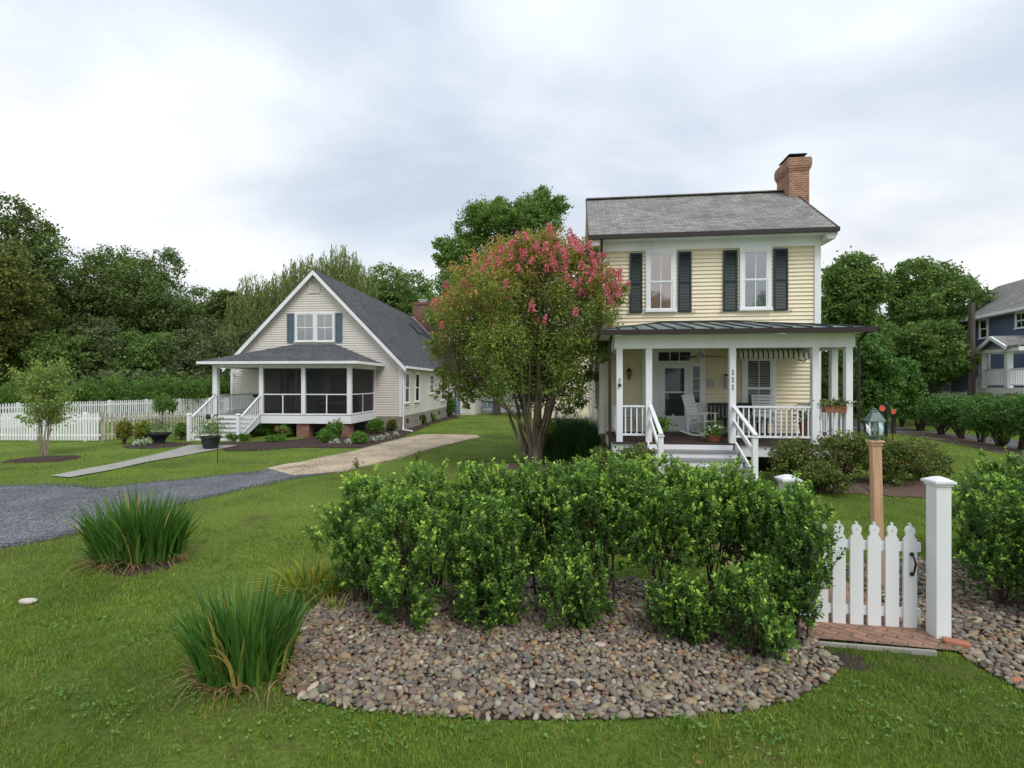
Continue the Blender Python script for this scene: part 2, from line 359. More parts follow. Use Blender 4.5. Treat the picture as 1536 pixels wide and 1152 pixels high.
M['mid'] = leaf_mat('mid_green_leaf', [(0, (.022, .045, .010)), (.5, (.045, .082, .018)), (1, (.095, .14, .035))], .55, .32)
M['autumn'] = leaf_mat('yellowing_leaf', [(0, (.030, .050, .012)), (.5, (.070, .090, .018)), (1, (.125, .13, .028))], .55, .32)
M['willow'] = leaf_mat('willow_leaf', [(0, (.035, .055, .016)), (.5, (.075, .105, .032)), (1, (.15, .18, .065))], .55, .35)
M['scrub'] = leaf_mat('marsh_shrub_leaf', [(0, (.030, .065, .012)), (.5, (.062, .125, .022)), (1, (.13, .21, .045))], .55, .35)
M['under'] = leaf_mat('dull_understory_leaf', [(0, (.015, .026, .010)), (.6, (.036, .052, .020)), (1, (.075, .085, .04))], .6, .3)
M['locust'] = leaf_mat('locust_leaf', [(0, (.028, .060, .012)), (.5, (.060, .115, .022)), (1, (.12, .18, .045))], .5, .4)
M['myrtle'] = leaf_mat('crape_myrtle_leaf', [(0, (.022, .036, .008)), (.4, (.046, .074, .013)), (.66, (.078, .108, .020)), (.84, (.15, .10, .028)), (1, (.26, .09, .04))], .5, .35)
M['bloom'] = leaf_mat('pink_petal', [(0, (.55, .11, .15)), (.6, (.80, .22, .28)), (1, (.88, .42, .44))], .7, .3)
M['birchleaf'] = leaf_mat('young_birch_leaf', [(0, (.05, .085, .02)), (.5, (.11, .16, .035)), (1, (.20, .26, .08))], .5, .4)
M['yellowshrub'] = leaf_mat('yellow_green_leaf', [(0, (.08, .11, .015)), (.5, (.17, .19, .025)), (1, (.30, .28, .05))], .5, .4)
M['pinkflower'] = leaf_mat('pink_hydrangea_petal', [(0, (.45, .12, .12)), (1, (.80, .38, .34))], .7, .3)
M['whiteflower'] = leaf_mat('white_petal', [(0, (.6, .62, .5)), (1, (.85, .85, .82))], .7, .3)
M['mauve'] = leaf_mat('faded_mauve_petal', [(0, (.25, .17, .18)), (1, (.48, .36, .38))], .7, .3)
M['leafgen'] = leaf_mat('garden_leaf', [(0, (.028, .065, .012)), (.6, (.06, .13, .02)), (1, (.13, .22, .045))], .45, .35)
M['stone'] = col_mat('river_stone', .7, 30)

# ------------------------------------------------------------------ helpers: foliage
def rng_(s): return np.random.default_rng(s)
def unit(v): return v/np.maximum(np.linalg.norm(v, axis=-1, keepdims=True), 1e-9)
def leaf_quads(rg, P, L, W, axis=None, spread=1., fold=.18, tint=None, droop=0.):
    "one folded rhombus per point, roughly along axis"
    n = len(P); a = rg.normal(size=(n, 3))
    if axis is not None: a = unit(axis)+a*spread*.6
    a[:, 2] -= droop; a = unit(a)
    r = unit(np.cross(a, rg.normal(size=(n, 3)))); nn = np.cross(r, a)
    s = (rg.uniform(.65, 1.25, (n, 1)))*L; wd = s*(W/L)*.5
    V = np.empty((n, 4, 3)); V[:, 0] = P; V[:, 2] = P+a*s
    mid = P+a*s*.45+nn*(s*fold*.4); V[:, 1] = mid+r*wd; V[:, 3] = mid-r*wd
    if tint is None: tint = np.clip(rg.normal(.5, .22, n), 0, 1)
    return V.reshape(-1, 3), np.arange(n*4).reshape(n, 4), np.repeat(tint, 4)
def clumps(rg, lobes, n, per, cr=.22, shell=.5, flat=.6):
    "leaf positions gathered in clumps spread over the outer part of each lobe (x,y,z,r[,rz])"
    lob = np.array([(l+(l[3],))[:5] if len(l) < 5 else l for l in lobes], float)
    wgt = lob[:, 3]**2; wgt /= wgt.sum()
    k = rg.choice(len(lob), n, p=wgt); d = unit(rg.normal(size=(n, 3))); rr = rg.uniform(shell, 1.02, (n, 1))**.8
    c = lob[k, :3]+d*rr*np.stack([lob[k, 3], lob[k, 3], lob[k, 4]], 1)
    s = (lob[k, 3]*cr*rg.uniform(.6, 1.4, n))[:, None]
    off = rg.normal(size=(n, per, 3))*.55; off[:, :, 2] *= flat
    P = c[:, None, :]+off*s[:, None, :]
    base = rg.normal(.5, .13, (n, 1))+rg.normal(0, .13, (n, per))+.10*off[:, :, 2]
    return P.reshape(-1, 3), np.clip(base, 0, 1).ravel(), c
def branch(mb, rg, a, b, r0, r1, n=6, wob=.06, seg=5):
    a = np.array(a, float); b = np.array(b, float); L = np.linalg.norm(b-a); pts = []; off = np.zeros(3)
    for i in range(seg+1):
        t = i/seg; p = a+(b-a)*t
        if 0 < i: off = off*.7+rg.normal(size=3)*wob*L*.5
        p = p+off*(1-t)*1.2+np.array([0, 0, math.sin(t*math.pi)*.06*L])
        pts.append(p)
    mb.tube(pts, [r0+(r1-r0)*i/seg for i in range(seg+1)], n, cap=False); return pts
def auto_lobes(rg, W, D, z0, z1, n, rfrac=.26):
    "spheres filling an uneven round-topped envelope"
    out = []; hz = (z1-z0)/2; cz = z0+hz; tries = 0
    while len(out) < n and tries < 4000:
        tries += 1
        p = rg.uniform(-1, 1, 3)
        if np.linalg.norm(p) > 1: continue
        wd = 1 if p[2] < .1 else 1
        r = rfrac*min(W, (z1-z0))*rg.uniform(.65, 1.15)
        x = p[0]*(W/2-r*.8); y = p[1]*(D/2-r*.8); z = cz+p[2]*(hz-r*.8)
        if all((x-q[0])**2+(y-q[1])**2+(z-q[2])**2 > (.55*(r+q[3]))**2 for q in out): out.append((x, y, z, r))
    return out
def tree(name, label, x, y, z1, W, z0=1.5, n=14, leaves=26000, L=.34, m='mid', seed=1, tr=.22, group=None, per=26, depth=None, lobes=None, weep=False, cat='tree', base=None, cr=.22, bark='bark', shell=.5, rf=.26):
    rg = rng_(seed); zb = float(H(x, y)) if base is None else base
    if not weep: leaves = int(leaves*1.45); L *= .80
    t = thing(name, label, cat, (x, y, zb), 0, group)
    lob = lobes or auto_lobes(rg, W, depth or W*.9, z0, z1, n, rf)
    P, ti, cc = clumps(rg, lob, leaves//per, per, cr, shell)
    P = P[P[:, 2] > .05] if not weep else P; ti = ti[:len(P)]
    if weep:                                             # hanging strands below every clump
        ns = len(cc); k = 30; s = rg.uniform(.4, 1, ns)*weep
        tt = np.linspace(0, 1, k)[None, :]
        Q = np.repeat(cc[:, None, :], k, 1); Q[:, :, 2] -= tt*s[:, None]; Q[:, :, :2] += (rg.normal(size=(ns, 1, 2))*.35)*tt[:, :, None]
        Q += rg.normal(size=Q.shape)*.05; Q = Q.reshape(-1, 3); Q = Q[Q[:, 2] > .3]
        P = Q; ti = np.clip(rg.normal(.5, .2, len(P)), 0, 1)
        V, Fq, T = leaf_quads(rg, P, L, L*.2, np.tile([0, 0, -1.], (len(P), 1)), .28, tint=ti)
    else: V, Fq, T = leaf_quads(rg, P, L, L*.62, tint=ti, droop=.15)
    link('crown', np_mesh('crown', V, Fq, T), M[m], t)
    mb = MB(); hub = z0+(z1-z0)*.25
    mb.tube([(0, 0, -.1), (0, 0, .15), (rg.normal()*.05, 0, hub*.5), (rg.normal()*.12, rg.normal()*.1, hub)], [tr*1.5, tr*1.1, tr*.85, tr*.6], 9)
    for l in lob: branch(mb, rg, (0, 0, hub*rg.uniform(.55, 1)), l[:3], tr*.42, tr*.1, 5)
    mb.build('trunk', M[bark], t, smooth=True, fix=False); return t
def dup(o, x, y, rz, s, label, base=None):
    c = copy_tree(o); c.location = (x, y, float(H(x, y)) if base is None else base); c.rotation_euler = (0, 0, rz); c.scale = (s, s, s) if not hasattr(s, '__len__') else s
    c['label'] = label; return c
def blades(rg, roots, hts, wd, lean, dirs=None, seg=4, droop=.5, tint=None, tipw=.12):
    "curved tapering blades: roots (n,3)"
    n = len(roots); a = rg.uniform(0, 2*np.pi, n) if dirs is None else dirs
    d = np.stack([np.cos(a), np.sin(a), np.zeros(n)], 1); tw = rg.uniform(0, np.pi, n)
    sd = np.stack([np.cos(a+np.pi/2+(tw-np.pi/2)*.8), np.sin(a+np.pi/2+(tw-np.pi/2)*.8), np.zeros(n)], 1)
    rows = []
    for i in range(seg+1):
        t = i/seg; wv = wd*(1-t**2.2)*(.75+.5*math.sin(math.pi*min(1, t+.2)))+wd*tipw*.2; wv = np.ones(n)*wv
        out = lean*hts*(t**1.6); up = hts*(t-droop*lean*t**3)
        c = roots+d*out[:, None]; c = c+np.stack([np.zeros(n), np.zeros(n), up], 1)
        rows.append(c+sd*wv[:, None]*.5); rows.append(c-sd*wv[:, None]*.5)
    V = np.stack(rows, 1); k = 2*(seg+1); b = (np.arange(n)*k)[:, None]
    Fq = np.concatenate([b+np.array([[2*i, 2*i+1, 2*i+3, 2*i+2]]) for i in range(seg)], 0)
    if tint is None: tint = np.clip(rg.normal(.5, .22, n), 0, 1)
    return V.reshape(-1, 3), Fq, np.repeat(tint, k)

# ------------------------------------------------------------------ ground and its sheets
def resample(pts, n):
    p = np.array(pts, float); d = np.r_[0, np.cumsum(np.linalg.norm(np.diff(p, axis=0), axis=1))]
    t = np.linspace(0, d[-1], n); return np.stack([np.interp(t, d, p[:, i]) for i in range(2)], 1)
POLYS = []
def inside(poly, x, y):
    r = np.zeros(len(x), bool); n = len(poly)
    for i in range(n):
        x0, y0 = poly[i]; x1, y1 = poly[(i+1) % n]
        if y0 == y1: continue
        c = ((y0 > y) != (y1 > y)) & (x < (x1-x0)*(y-y0)/(y1-y0)+x0); r ^= c
    return r
def strip(name, A, B, m, off=.008, n=60, k=8, dome=0., jit=.02, seed=0, grass=False):
    "draped sheet between two polylines of ground points"
    rg = rng_(seed+5); A = resample(A, n); B = resample(B, n)
    A[1:-1] += rg.normal(size=(n-2, 2))*jit; B[1:-1] += rg.normal(size=(n-2, 2))*jit
    V = []; 
    for i in range(n):
        for j in range(k+1):
            t = j/k; p = A[i]*(1-t)+B[i]*t
            e = min(t, 1-t, i/(n-1)*1.5, (1-i/(n-1))*1.5)
            V.append((p[0], p[1], float(H(*p))+off+dome*min(1, e*5)))
    Fq = [(i*(k+1)+j, (i+1)*(k+1)+j, (i+1)*(k+1)+j+1, i*(k+1)+j+1) for i in range(n-1) for j in range(k)]
    me = np_mesh(name, V, Fq, smooth=True)
    uv = me.uv_layers.new(name='uv'); lv = np.empty(len(me.loops), np.int32); me.loops.foreach_get('vertex_index', lv)
    Va = np.array(V); uv.data.foreach_set('uv', Va[lv][:, :2].astype(np.float32).ravel())
    o = link(name, me, m); POLYS.append([tuple(p) for p in A]+[tuple(p) for p in B[::-1]])
    for p in me.polygons[:1]:
        if p.normal.z < 0: me.flip_normals()
    return o
def disc(name, cx, cy, rx, ry, m, off=.01, dome=.03, seed=0, rot=0, n=48, wob=.08):
    rg = rng_(seed); ph = rg.uniform(0, 6, 4); V = [(cx, cy, float(H(cx, cy))+off+dome)]; ring = []
    K = 6
    for k in range(1, K+1):
        for j in range(n):
            a = 2*math.pi*j/n; w_ = 1+wob*(math.sin(2*a+ph[0])+.6*math.sin(3*a+ph[1])+.4*math.sin(7*a+ph[2])+.3*math.sin(11*a+ph[3]))
            x = rx*math.cos(a)*w_*k/K; y = ry*math.sin(a)*w_*k/K
            X_ = cx+x*math.cos(rot)-y*math.sin(rot); Y_ = cy+x*math.sin(rot)+y*math.cos(rot)
            V.append((X_, Y_, float(H(X_, Y_))+off*(1 if k < K else .3)+dome*(1-(k/K)**3)))
            if k == K: ring.append((X_, Y_))
    Fc = [(0, 1+j, 1+(j+1) % n) for j in range(n)]
    for k in range(K-1):
        for j in range(n):
            a = 1+k*n+j; b = 1+k*n+(j+1) % n; Fc += [(a, a+n, b+n), (a, b+n, b)]
    POLYS.append(ring); return link(name, np_mesh(name, V, Fc, smooth=True), m)

def ground():
    xs = np.unique(np.r_[np.linspace(-700, -40, 12), np.linspace(-40, -8, 50), np.linspace(-8, 12, 130), np.linspace(12, 45, 50), np.linspace(45, 700, 12)])
    ys = np.unique(np.r_[np.linspace(-60, 1, 6), np.linspace(1, 16, 110), np.linspace(16, 50, 60), np.linspace(50, 900, 14)])
    gx, gy = np.meshgrid(xs, ys); z = H(gx, gy); nx = len(xs)
    V = np.stack([gx.ravel(), gy.ravel(), z.ravel()], 1)
    i, j = np.meshgrid(np.arange(len(ys)-1), np.arange(nx-1), indexing='ij'); a = (i*nx+j).ravel()
    o = link('lawn', np_mesh('lawn', V, np.stack([a, a+1, a+1+nx, a+nx], 1), smooth=True), M['lawn']); tag(o, kind='structure')
ground()
def GG(*p): return [G(a, b) for a, b in p]
tag(strip('gravel_driveway', GG((-260, 727), (0, 729), (75, 727), (150, 733), (230, 724), (330, 714), (430, 700), (470, 699)),
      GG((-300, 900), (0, 823), (60, 812), (160, 788), (280, 753), (420, 722), (490, 712), (512, 708)), M['gravel'], .008, 90, 10, jit=.03), kind='structure')
tag(strip('pebble_driveway', GG((400, 703.5), (470, 690), (540, 675), (600, 659), (632, 652.5), (680, 652), (716, 653.5)),
      GG((440, 714), (512, 709), (560, 697), (600, 688), (650, 673), (690, 663), (720, 656)), M['gravel_tan'], .013, 60, 8, jit=.03, seed=3), kind='structure')
tag(strip('front_walk', GG((76, 715.5), (160, 699), (230, 684), (285, 669)), GG((104, 718), (175, 705), (245, 690), (330, 675), (356, 669)), M['concrete'], .03, 30, 3, jit=.0), kind='structure')
tag(strip('mulch_bed', GG((300, 664), (370, 664), (450, 660), (560, 645), (602, 636), (664, 621), (684, 623)),
      GG((340, 678), (395, 676), (455, 672), (540, 673), (600, 658), (650, 636), (690, 627)), M['mulch'], .02, 60, 6, .03, .04, 2), kind='structure')
tag(disc('sapling_mulch', *G(67, 690), .98, .85, M['mulch'], .02, .06, 4), kind='structure')
tag(disc('planter_mulch', *G(236, 669), 1.25, 1.0, M['mulch'], .02, .04, 5), kind='structure')
tag(disc('myrtle_mulch', *G(800, 703), 1.1, .8, M['mulch_tan'], .01, .04, 6), kind='structure')
tag(disc('iris_soil', *G(208, 850), .56, .30, M['soil'], .004, .02, 7, wob=.16), kind='structure')
tag(strip('azalea_bed', [(6.0, 11.9), (7.6, 11.7), (9.6, 11.3), (10.6, 10.6)], [(5.6, 11.0), (6.4, 10.2), (8.0, 9.65), (9.4, 9.9), (10.2, 10.2)], M['mulch_tan'], .015, 50, 6, .03, .05, 8), kind='structure')
tag(strip('azalea_bed', [(1.7, 12.3), (2.5, 12.0), (3.2, 11.8)], [(1.6, 11.2), (2.5, 10.9), (3.4, 11.0)], M['mulch_tan'], .015, 24, 5, .03, .05, 9), kind='structure')
tag(strip('hedge_mulch', GG((1360, 644), (1400, 650), (1460, 660), (1536, 676), (1640, 700)), GG((1350, 650), (1400, 661), (1460, 671), (1536, 690), (1640, 716)), M['mulch_tan'], .012, 40, 4, .02, .05, 10), kind='structure')
tag(strip('side_street', [(21.5, 60), (18.2, 36), (17.0, 26), (18.2, 19), (20, 12)], [(27.5, 60), (23.4, 36), (22.0, 26), (23.2, 19), (26, 12)], M['asphalt'], .008, 40, 4, jit=0), kind='structure')
tag(strip('garage_apron', [(-5.2, 43.6), (1.2, 43.6)], [(-5.2, 45.8), (1.2, 45.8)], M['concrete'], .02, 12, 3, jit=0), kind='structure')
# brick walk from the gate to the steps
GATE = (3.55, 5.30)
def brick_walk():
    L_ = [(3.02, 5.2), (3.02, 6.4), (3.0, 8.2), (3.05, 9.6), (3.15, 10.9)]; R_ = [(4.22, 5.15), (4.2, 6.4), (4.25, 8.2), (4.5, 9.6), (4.9, 10.9)]
    o = strip('brick_walk', L_, R_, M['paver'], .014, 60, 5, jit=0); tag(o, kind='structure')
    uv = o.data.uv_layers[0]; a = R(45)
    for l in uv.data:
        u, v = l.uv; l.uv = (u*math.cos(a)-v*math.sin(a), u*math.sin(a)+v*math.cos(a))
brick_walk()
STONE_A = GG((425, 1035), (440, 990), (455, 935), (470, 898), (560, 884), (700, 872), (860, 868), (1020, 876), (1120, 886), (1180, 900), (1204, 925))
STONE_B = GG((432, 1044), (520, 1066), (640, 1077), (760, 1081), (900, 1080), (1020, 1078), (1110, 1070), (1190, 1052), (1240, 1022), (1262, 1000), (1232, 978))
tag(strip('stone_bed_soil', STONE_A, STONE_B, M['soil'], .006, 60, 8, .0, .0, 11), kind='structure')
STONE2_A = [(4.34, 6.9), (4.6, 7.05), (5.6, 7.2), (7.5, 7.0), (9.5, 6.8)]; STONE2_B = GG((1422, 972), (1465, 1000), (1536, 1040), (1700, 1120)); STONE2_B = [STONE2_B[0]]+[(x, y) for x, y in STONE2_B[1:]]
tag(strip('stone_bed_soil', STONE2_A, STONE2_B, M['soil'], .006, 40, 6, 0, 0, 12), kind='structure')
bare = disc('bare_soil', *G(1268, 992), .22, .13, M['soil'], .003, .01, 13, wob=.2); tag(bare, kind='structure'); POLYS.pop()

# ------------------------------------------------------------------ helpers: buildings
def siding(mb, f, u0, u1, z0, z1, expo=.115, lim=None, lap=.036):
    z = z0
    while z < z1-1e-4:
        zt = min(z+expo, z1)
        a0, b0 = (lim(z) if lim else (u0, u1)); a1, b1 = (lim(zt) if lim else (u0, u1))
        if b0-a0 > .02:
            mb.poly([f(a0, 0, z), f(b0, 0, z), f(b1, -lap, zt), f(a1, -lap, zt)])
            mb.poly([f(a0, -lap-.002, z), f(b0, -lap-.002, z), f(b0, 0, z), f(a0, 0, z)])
        z = zt
def window(parent, f, u0, u1, z0, z1, cas=.1, cols=2, rows=1, hung=True, curtain='curtain_gray', glass='glass', blinds=False, mat_='white', sill=True, head=.0, name='window'):
    mb = MB()
    mb.fbox(f, u0-cas, u0, -.02, .045, z0, z1); mb.fbox(f, u1, u1+cas, -.02, .045, z0, z1); mb.fbox(f, u0-cas-.01, u1+cas+.01, -.02, .055, z1, z1+cas+head)
    sw = .045
    halves = [(z0, (z0+z1)/2, .016), ((z0+z1)/2-.02, z1, .030)] if hung else [(z0, z1, .022)]
    for a, b, w_ in halves:
        mb.fbox(f, u0, u0+sw, w_-.012, w_+.012, a, b); mb.fbox(f, u1-sw, u1, w_-.012, w_+.012, a, b)
        mb.fbox(f, u0+sw, u1-sw, w_-.012, w_+.012, a, a+sw); mb.fbox(f, u0+sw, u1-sw, w_-.012, w_+.012, b-sw, b)
        for c in range(1, cols):
            u = u0+sw+(u1-u0-2*sw)*c/cols; mb.fbox(f, u-.011, u+.011, w_-.008, w_+.008, a+sw, b-sw)
        for r_ in range(1, rows):
            z = a+sw+(b-a-2*sw)*r_/rows; mb.fbox(f, u0+sw, u1-sw, w_-.007, w_+.007, z-.011, z+.011)
    wn = mb.build(name, M[mat_], parent)
    if sill: MB().fbox(f, u0-cas-.03, u1+cas+.03, -.02, .085, z0-.07, z0).build('sill', M[mat_], wn)
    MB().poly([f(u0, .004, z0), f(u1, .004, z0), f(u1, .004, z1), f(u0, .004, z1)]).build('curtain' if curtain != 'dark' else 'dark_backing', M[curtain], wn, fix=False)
    g = MB()
    for a, b, w_ in halves: g.poly([f(u0+.01, w_, a+.01), f(u1-.01, w_, a+.01), f(u1-.01, w_, b-.01), f(u0+.01, w_, b-.01)])
    g.build('glass', M[glass], wn, fix=False)
    if blinds:
        s = MB(); z = z0+.03
        while z < z1-.03: s.fbox(f, u0+.05, u1-.05, .0055, .0105, z, z+.024); z += .05
        s.build('blind', M['blind'], wn)
    return wn
def shutter(parent, f, u0, u1, z0, z1, m, panels=False):
    mb = MB(); s = .05; md = (z0+z1)/2
    mb.fbox(f, u0, u0+s, .004, .042, z0, z1); mb.fbox(f, u1-s, u1, .004, .042, z0, z1)
    for a, b in ((z0, z0+.07), (md-.035, md+.035), (z1-.06, z1)): mb.fbox(f, u0+s, u1-s, .004, .042, a, b)
    if panels:
        for a, b in ((z0+.07, md-.035), (md+.035, z1-.06)): mb.fbox(f, u0+s, u1-s, .004, .022, a, b); mb.fbox(f, u0+s+.03, u1-s-.03, .022, .032, a+.03, b-.03)
    else:
        for a, b in ((z0+.07, md-.035), (md+.035, z1-.06)):
            z = a
            while z < b-.02:
                mb.hexa([f(u0+s, .034, z), f(u1-s, .034, z), f(u1-s, .028, z), f(u0+s, .028, z), f(u0+s, .012, z+.042), f(u1-s, .012, z+.042), f(u1-s, .006, z+.042), f(u0+s, .006, z+.042)]); z += .045
    return mb.build('shutter', M[m], parent)
def railing(parent, a, b, ztop0, ztop1, zbot0, zbot1, m='white', n=None, sp=.115, bw=.03, name='railing'):
    "a,b xy ends; rail between, every baluster its own piece"
    a3 = lambda t, z: (a[0]+(b[0]-a[0])*t, a[1]+(b[1]-a[1])*t, z)
    o = MB().bar(a3(0, ztop0), a3(1, ztop1), .075, .04).build(name, M[m], parent)
    MB().bar(a3(0, zbot0), a3(1, zbot1), .045, .05).build('bottom_rail', M[m], o)
    L = math.hypot(b[0]-a[0], b[1]-a[1]); n = n or max(2, int(L/sp))
    me = None; root = None
    for i in range(n):
        t = (i+.5)/n; zt = ztop0+(ztop1-ztop0)*t-.02; zb = zbot0+(zbot1-zbot0)*t+.02; p = a3(t, 0)
        MB().box(p[0]-bw/2, p[0]+bw/2, p[1]-bw/2, p[1]+bw/2, zb, zt).build('baluster', M[m], o, fix=False)
    return o

# ================================================================== YELLOW HOUSE
AY = math.atan(.1192); YO = (5.328, 12.4)
uY = (math.cos(AY), -math.sin(AY)); vY = (math.sin(AY), math.cos(AY))
def yl(px, py, t):
    "photo pixel on the plane local y = t  ->  local x, z"
    k = (px-768)/F; x0 = YO[0]+vY[0]*t; y0 = YO[1]+vY[1]*t
    s = (k*y0-x0)/(uY[0]-k*uY[1]); D = y0+uY[1]*s; return s, EYE-(py-HOR)/F*D
def yw(s, t, z=0): return (YO[0]+uY[0]*s+vY[0]*t, YO[1]+uY[1]*s+vY[1]*t, z)
YH = thing('house', 'two storey pale yellow clapboard house with dark shutters, columned porch and orange brick chimney', 'house', (*YO, 0), -AY)
WY = 2.8; XL, XR = -3.01, 3.26; YB = 8.2; FL = 1.07
fF = lambda u, w_, z: (u, WY-w_, z)                  # front wall
fL = lambda u, w_, z: (XL-w_, u, z)                  # left wall (u = local y)
fR = lambda u, w_, z: (XR+w_, u, z)
mb = MB(); siding(mb, fF, XL, XR, 1.05, 6.5)
RZ, RY, EZ, EY = 9.06, 5.5, 6.90, 2.4
def glim(z): 
    if z <= 6.8: return (WY, YB)
    k = (RZ-z)/(RZ-EZ)*(RY-EY); return (max(WY, RY-k+.05), min(YB, RY+k-.05))
siding(mb, fL, WY, YB, 1.05, 9.0, lim=glim); siding(mb, fR, WY, YB, 1.05, 9.0, lim=glim)
siding(mb, lambda u, w_, z: (u, YB+w_, z), XL, XR, 1.05, 6.7)
mb.box(XL+.03, XR-.03, WY+.03, YB-.03, .0, 6.8)
mb.build('wall', M['yellow'], YH, fix=False)
# foundation
mb = MB(); mb.box(XL+.04, XR-.04, WY+.02, YB-.02, -.2, 1.04); mb.build('foundation', M['brick'], YH)
# trim: corner boards, frieze, water table
mb = MB()
for f, a, b in ((fF, XL-.012, XL+.15), (fF, XR-.15, XR+.012)): mb.fbox(f, a, b, -.03, .024, 1.0, 6.5)
for f in (fL, fR): mb.fbox(f, WY-.02, WY+.12, -.03, .022, 1.0, 6.75); mb.fbox(f, YB-.12, YB, -.03, .022, 1.0, 6.75); mb.fbox(f, WY+.12, YB-.12, -.03, .03, .95, 1.12)
mb.fbox(fF, XL-.02, XR+.02, -.03, .030, 6.5, 6.83)
mb.fbox(fF, XL+.15, XR-.15, -.03, .03, .95, 1.1)
mb.build('trim', M['white'], YH)
# roof
OL, OR = -3.36, 3.56
def slope_slab(mb, x0, x1, ya, za, yb, zb, th):
    mb.hexa([(x0, ya, za-th), (x1, ya, za-th), (x1, yb, zb-th), (x0, yb, zb-th), (x0, ya, za), (x1, ya, za), (x1, yb, zb), (x0, yb, zb)])
mb = MB(); slope_slab(mb, OL, OR, EY, EZ, RY, RZ, .05); slope_slab(mb, OL, OR, 2*RY-EY, EZ, RY+.001, RZ, .05)
rf = mb.build('roof', M['shingle_gray'], YH)
mb = MB(); mb.bar((OL, RY, RZ+.012), (OR, RY, RZ+.012), .26, .03); mb.build('ridge_cap', M['shingle_gray'], rf)
mb = MB()                                              # soffit + rake boards + cornice
mb.box(OL+.03, OR-.03, EY+.02, WY+.0, 6.76, 6.80); mb.box(OL+.03, OR-.03, YB, 2*RY-EY-.02, 6.76, 6.80)
for x in (OL+.0, OR-.035):
    for sgn in (1, -1):
        y0 = RY-sgn*(RY-EY); mb.hexa([(x, y0, EZ-.24), (x+.035, y0, EZ-.24), (x+.035, RY, RZ-.26), (x, RY, RZ-.26), (x, y0, EZ-.052), (x+.035, y0, EZ-.052), (x+.035, RY, RZ-.052), (x, RY, RZ-.052)])
for x0, x1 in ((OL+.036, XL-.02), (XR+.02, OR-.036)):
    for sgn in (1, -1):
        y0 = RY-sgn*(RY-EY-.05); mb.hexa([(x0, y0, EZ-.12), (x1, y0, EZ-.12), (x1, RY, RZ-.15), (x0, RY, RZ-.15), (x0, y0, EZ-.055), (x1, y0, EZ-.055), (x1, RY, RZ-.055), (x0, RY, RZ-.055)])
for x0, x1 in ((OL+.04, XL-.03), (XR+.03, OR-.04)):    # cornice returns
    mb.box(x0, x1, EY+.03, WY+.45, 6.60, 6.755)
mb.build('soffit', M['white'], YH)
mb = MB(); mb.box(OL-.01, OR+.01, EY-.10, EY-.003, EZ-.125, EZ-.01); mb.box(OL-.01, OL-.003, EY, RY, 0, 0) if 0 else None
mb.bar((OL-.012, EY-.02, EZ-.04), (OL-.012, RY, RZ-.02), .02, .09); mb.bar((OR+.012, EY-.02, EZ-.04), (OR+.012, RY, RZ-.02), .02, .09)
mb.build('gutter', M['gutter'], YH)
mb = MB(); mb.tube([(XL+.03, EY-.04, EZ-.1), (XL+.03, EY+.1, EZ-.3), (XL+.05, WY-.07, EZ-.55), (XL+.05, WY-.07, 4.0)], .035, 8); mb.build('downspout', M['gutter'], YH)
# chimney on the right gable
cx0, cx1, cy0, cy1 = XR+.02, XR+.64, 4.95, 6.0
mb = MB(); mb.box(cx0, cx1, cy0, cy1, 0, 9.55)
for i, (e, a, b) in enumerate(((.025, 9.55, 9.62), (.05, 9.62, 9.69), (.065, 9.69, 9.90), (.05, 9.90, 9.97))): mb.box(cx0-e, cx1+e, cy0-e, cy1+e, a, b)
ch = mb.build('chimney', M['brick_or'], YH)
mb = MB(); zc = 9.98
for x in (cx0+.1, cx1-.1):
    for y in (cy0+.15, cy1-.15): mb.tube([(x, y, zc-.02), (x, y, zc+.20)], .014, 6)
xc, yc = (cx0+cx1)/2, (cy0+cy1)/2
mb.hexa([(xc-.3, yc-.45, zc+.15), (xc+.3, yc-.45, zc+.15), (xc+.3, yc+.45, zc+.15), (xc-.3, yc+.45, zc+.15), (xc-.2, yc-.3, zc+.23), (xc+.2, yc-.3, zc+.23), (xc+.2, yc+.3, zc+.23), (xc-.2, yc+.3, zc+.23)])
mb.box(xc-.2, xc+.2, yc-.35, yc+.35, zc, zc+.06)
mb.build('chimney_cap', M['black'], ch)
# windows upstairs
for (pa, pb, cur) in ((968.5, 1013.5, 'curtain_pink'), (1109.5, 1156.5, 'curtain_gray')):
    ym = 0; u0, zt = yl(pa, 373, WY); u1, zt2 = yl(pb, 371, WY); _, zb = yl(pa, 465, WY)
    c = .10; zt = 6.40; zb = 4.72
    wn = window(YH, fF, u0+c, u1-c, zb, zt, c, 2, 1, True, cur, 'glass')
for pa, pb in ((944.5, 963.5), (1017, 1037), (1084.5, 1106), (1160, 1181.5)):
    u0, _ = yl(pa, 400, WY); u1, _ = yl(pb, 400, WY); shutter(YH, fF, u0, u1, 4.64, 6.44, 'shutter')
for px, sg in ((942, -1), (1041, 1), (1081, -1), (1186, 1)):
    u, _ = yl(px, 466, WY); mb = MB(); pts = [(u-sg*.09, WY-.03, 4.66), (u, WY-.03, 4.60), (u+sg*.03, WY-.03, 4.63), (u+sg*.01, WY-.03, 4.67), (u-sg*.015, WY-.03, 4.655)]
    mb.tube(pts, .008, 6); mb.build('shutter_dog', M['black'], YH)
# ground floor window with blinds
u0, _ = yl(1119, 540, WY); u1, _ = yl(1157, 540, WY)
window(YH, fF, u0, u1, 1.55, 3.22, .12, 2, 1, True, 'dark', 'glass_dark', blinds=True)
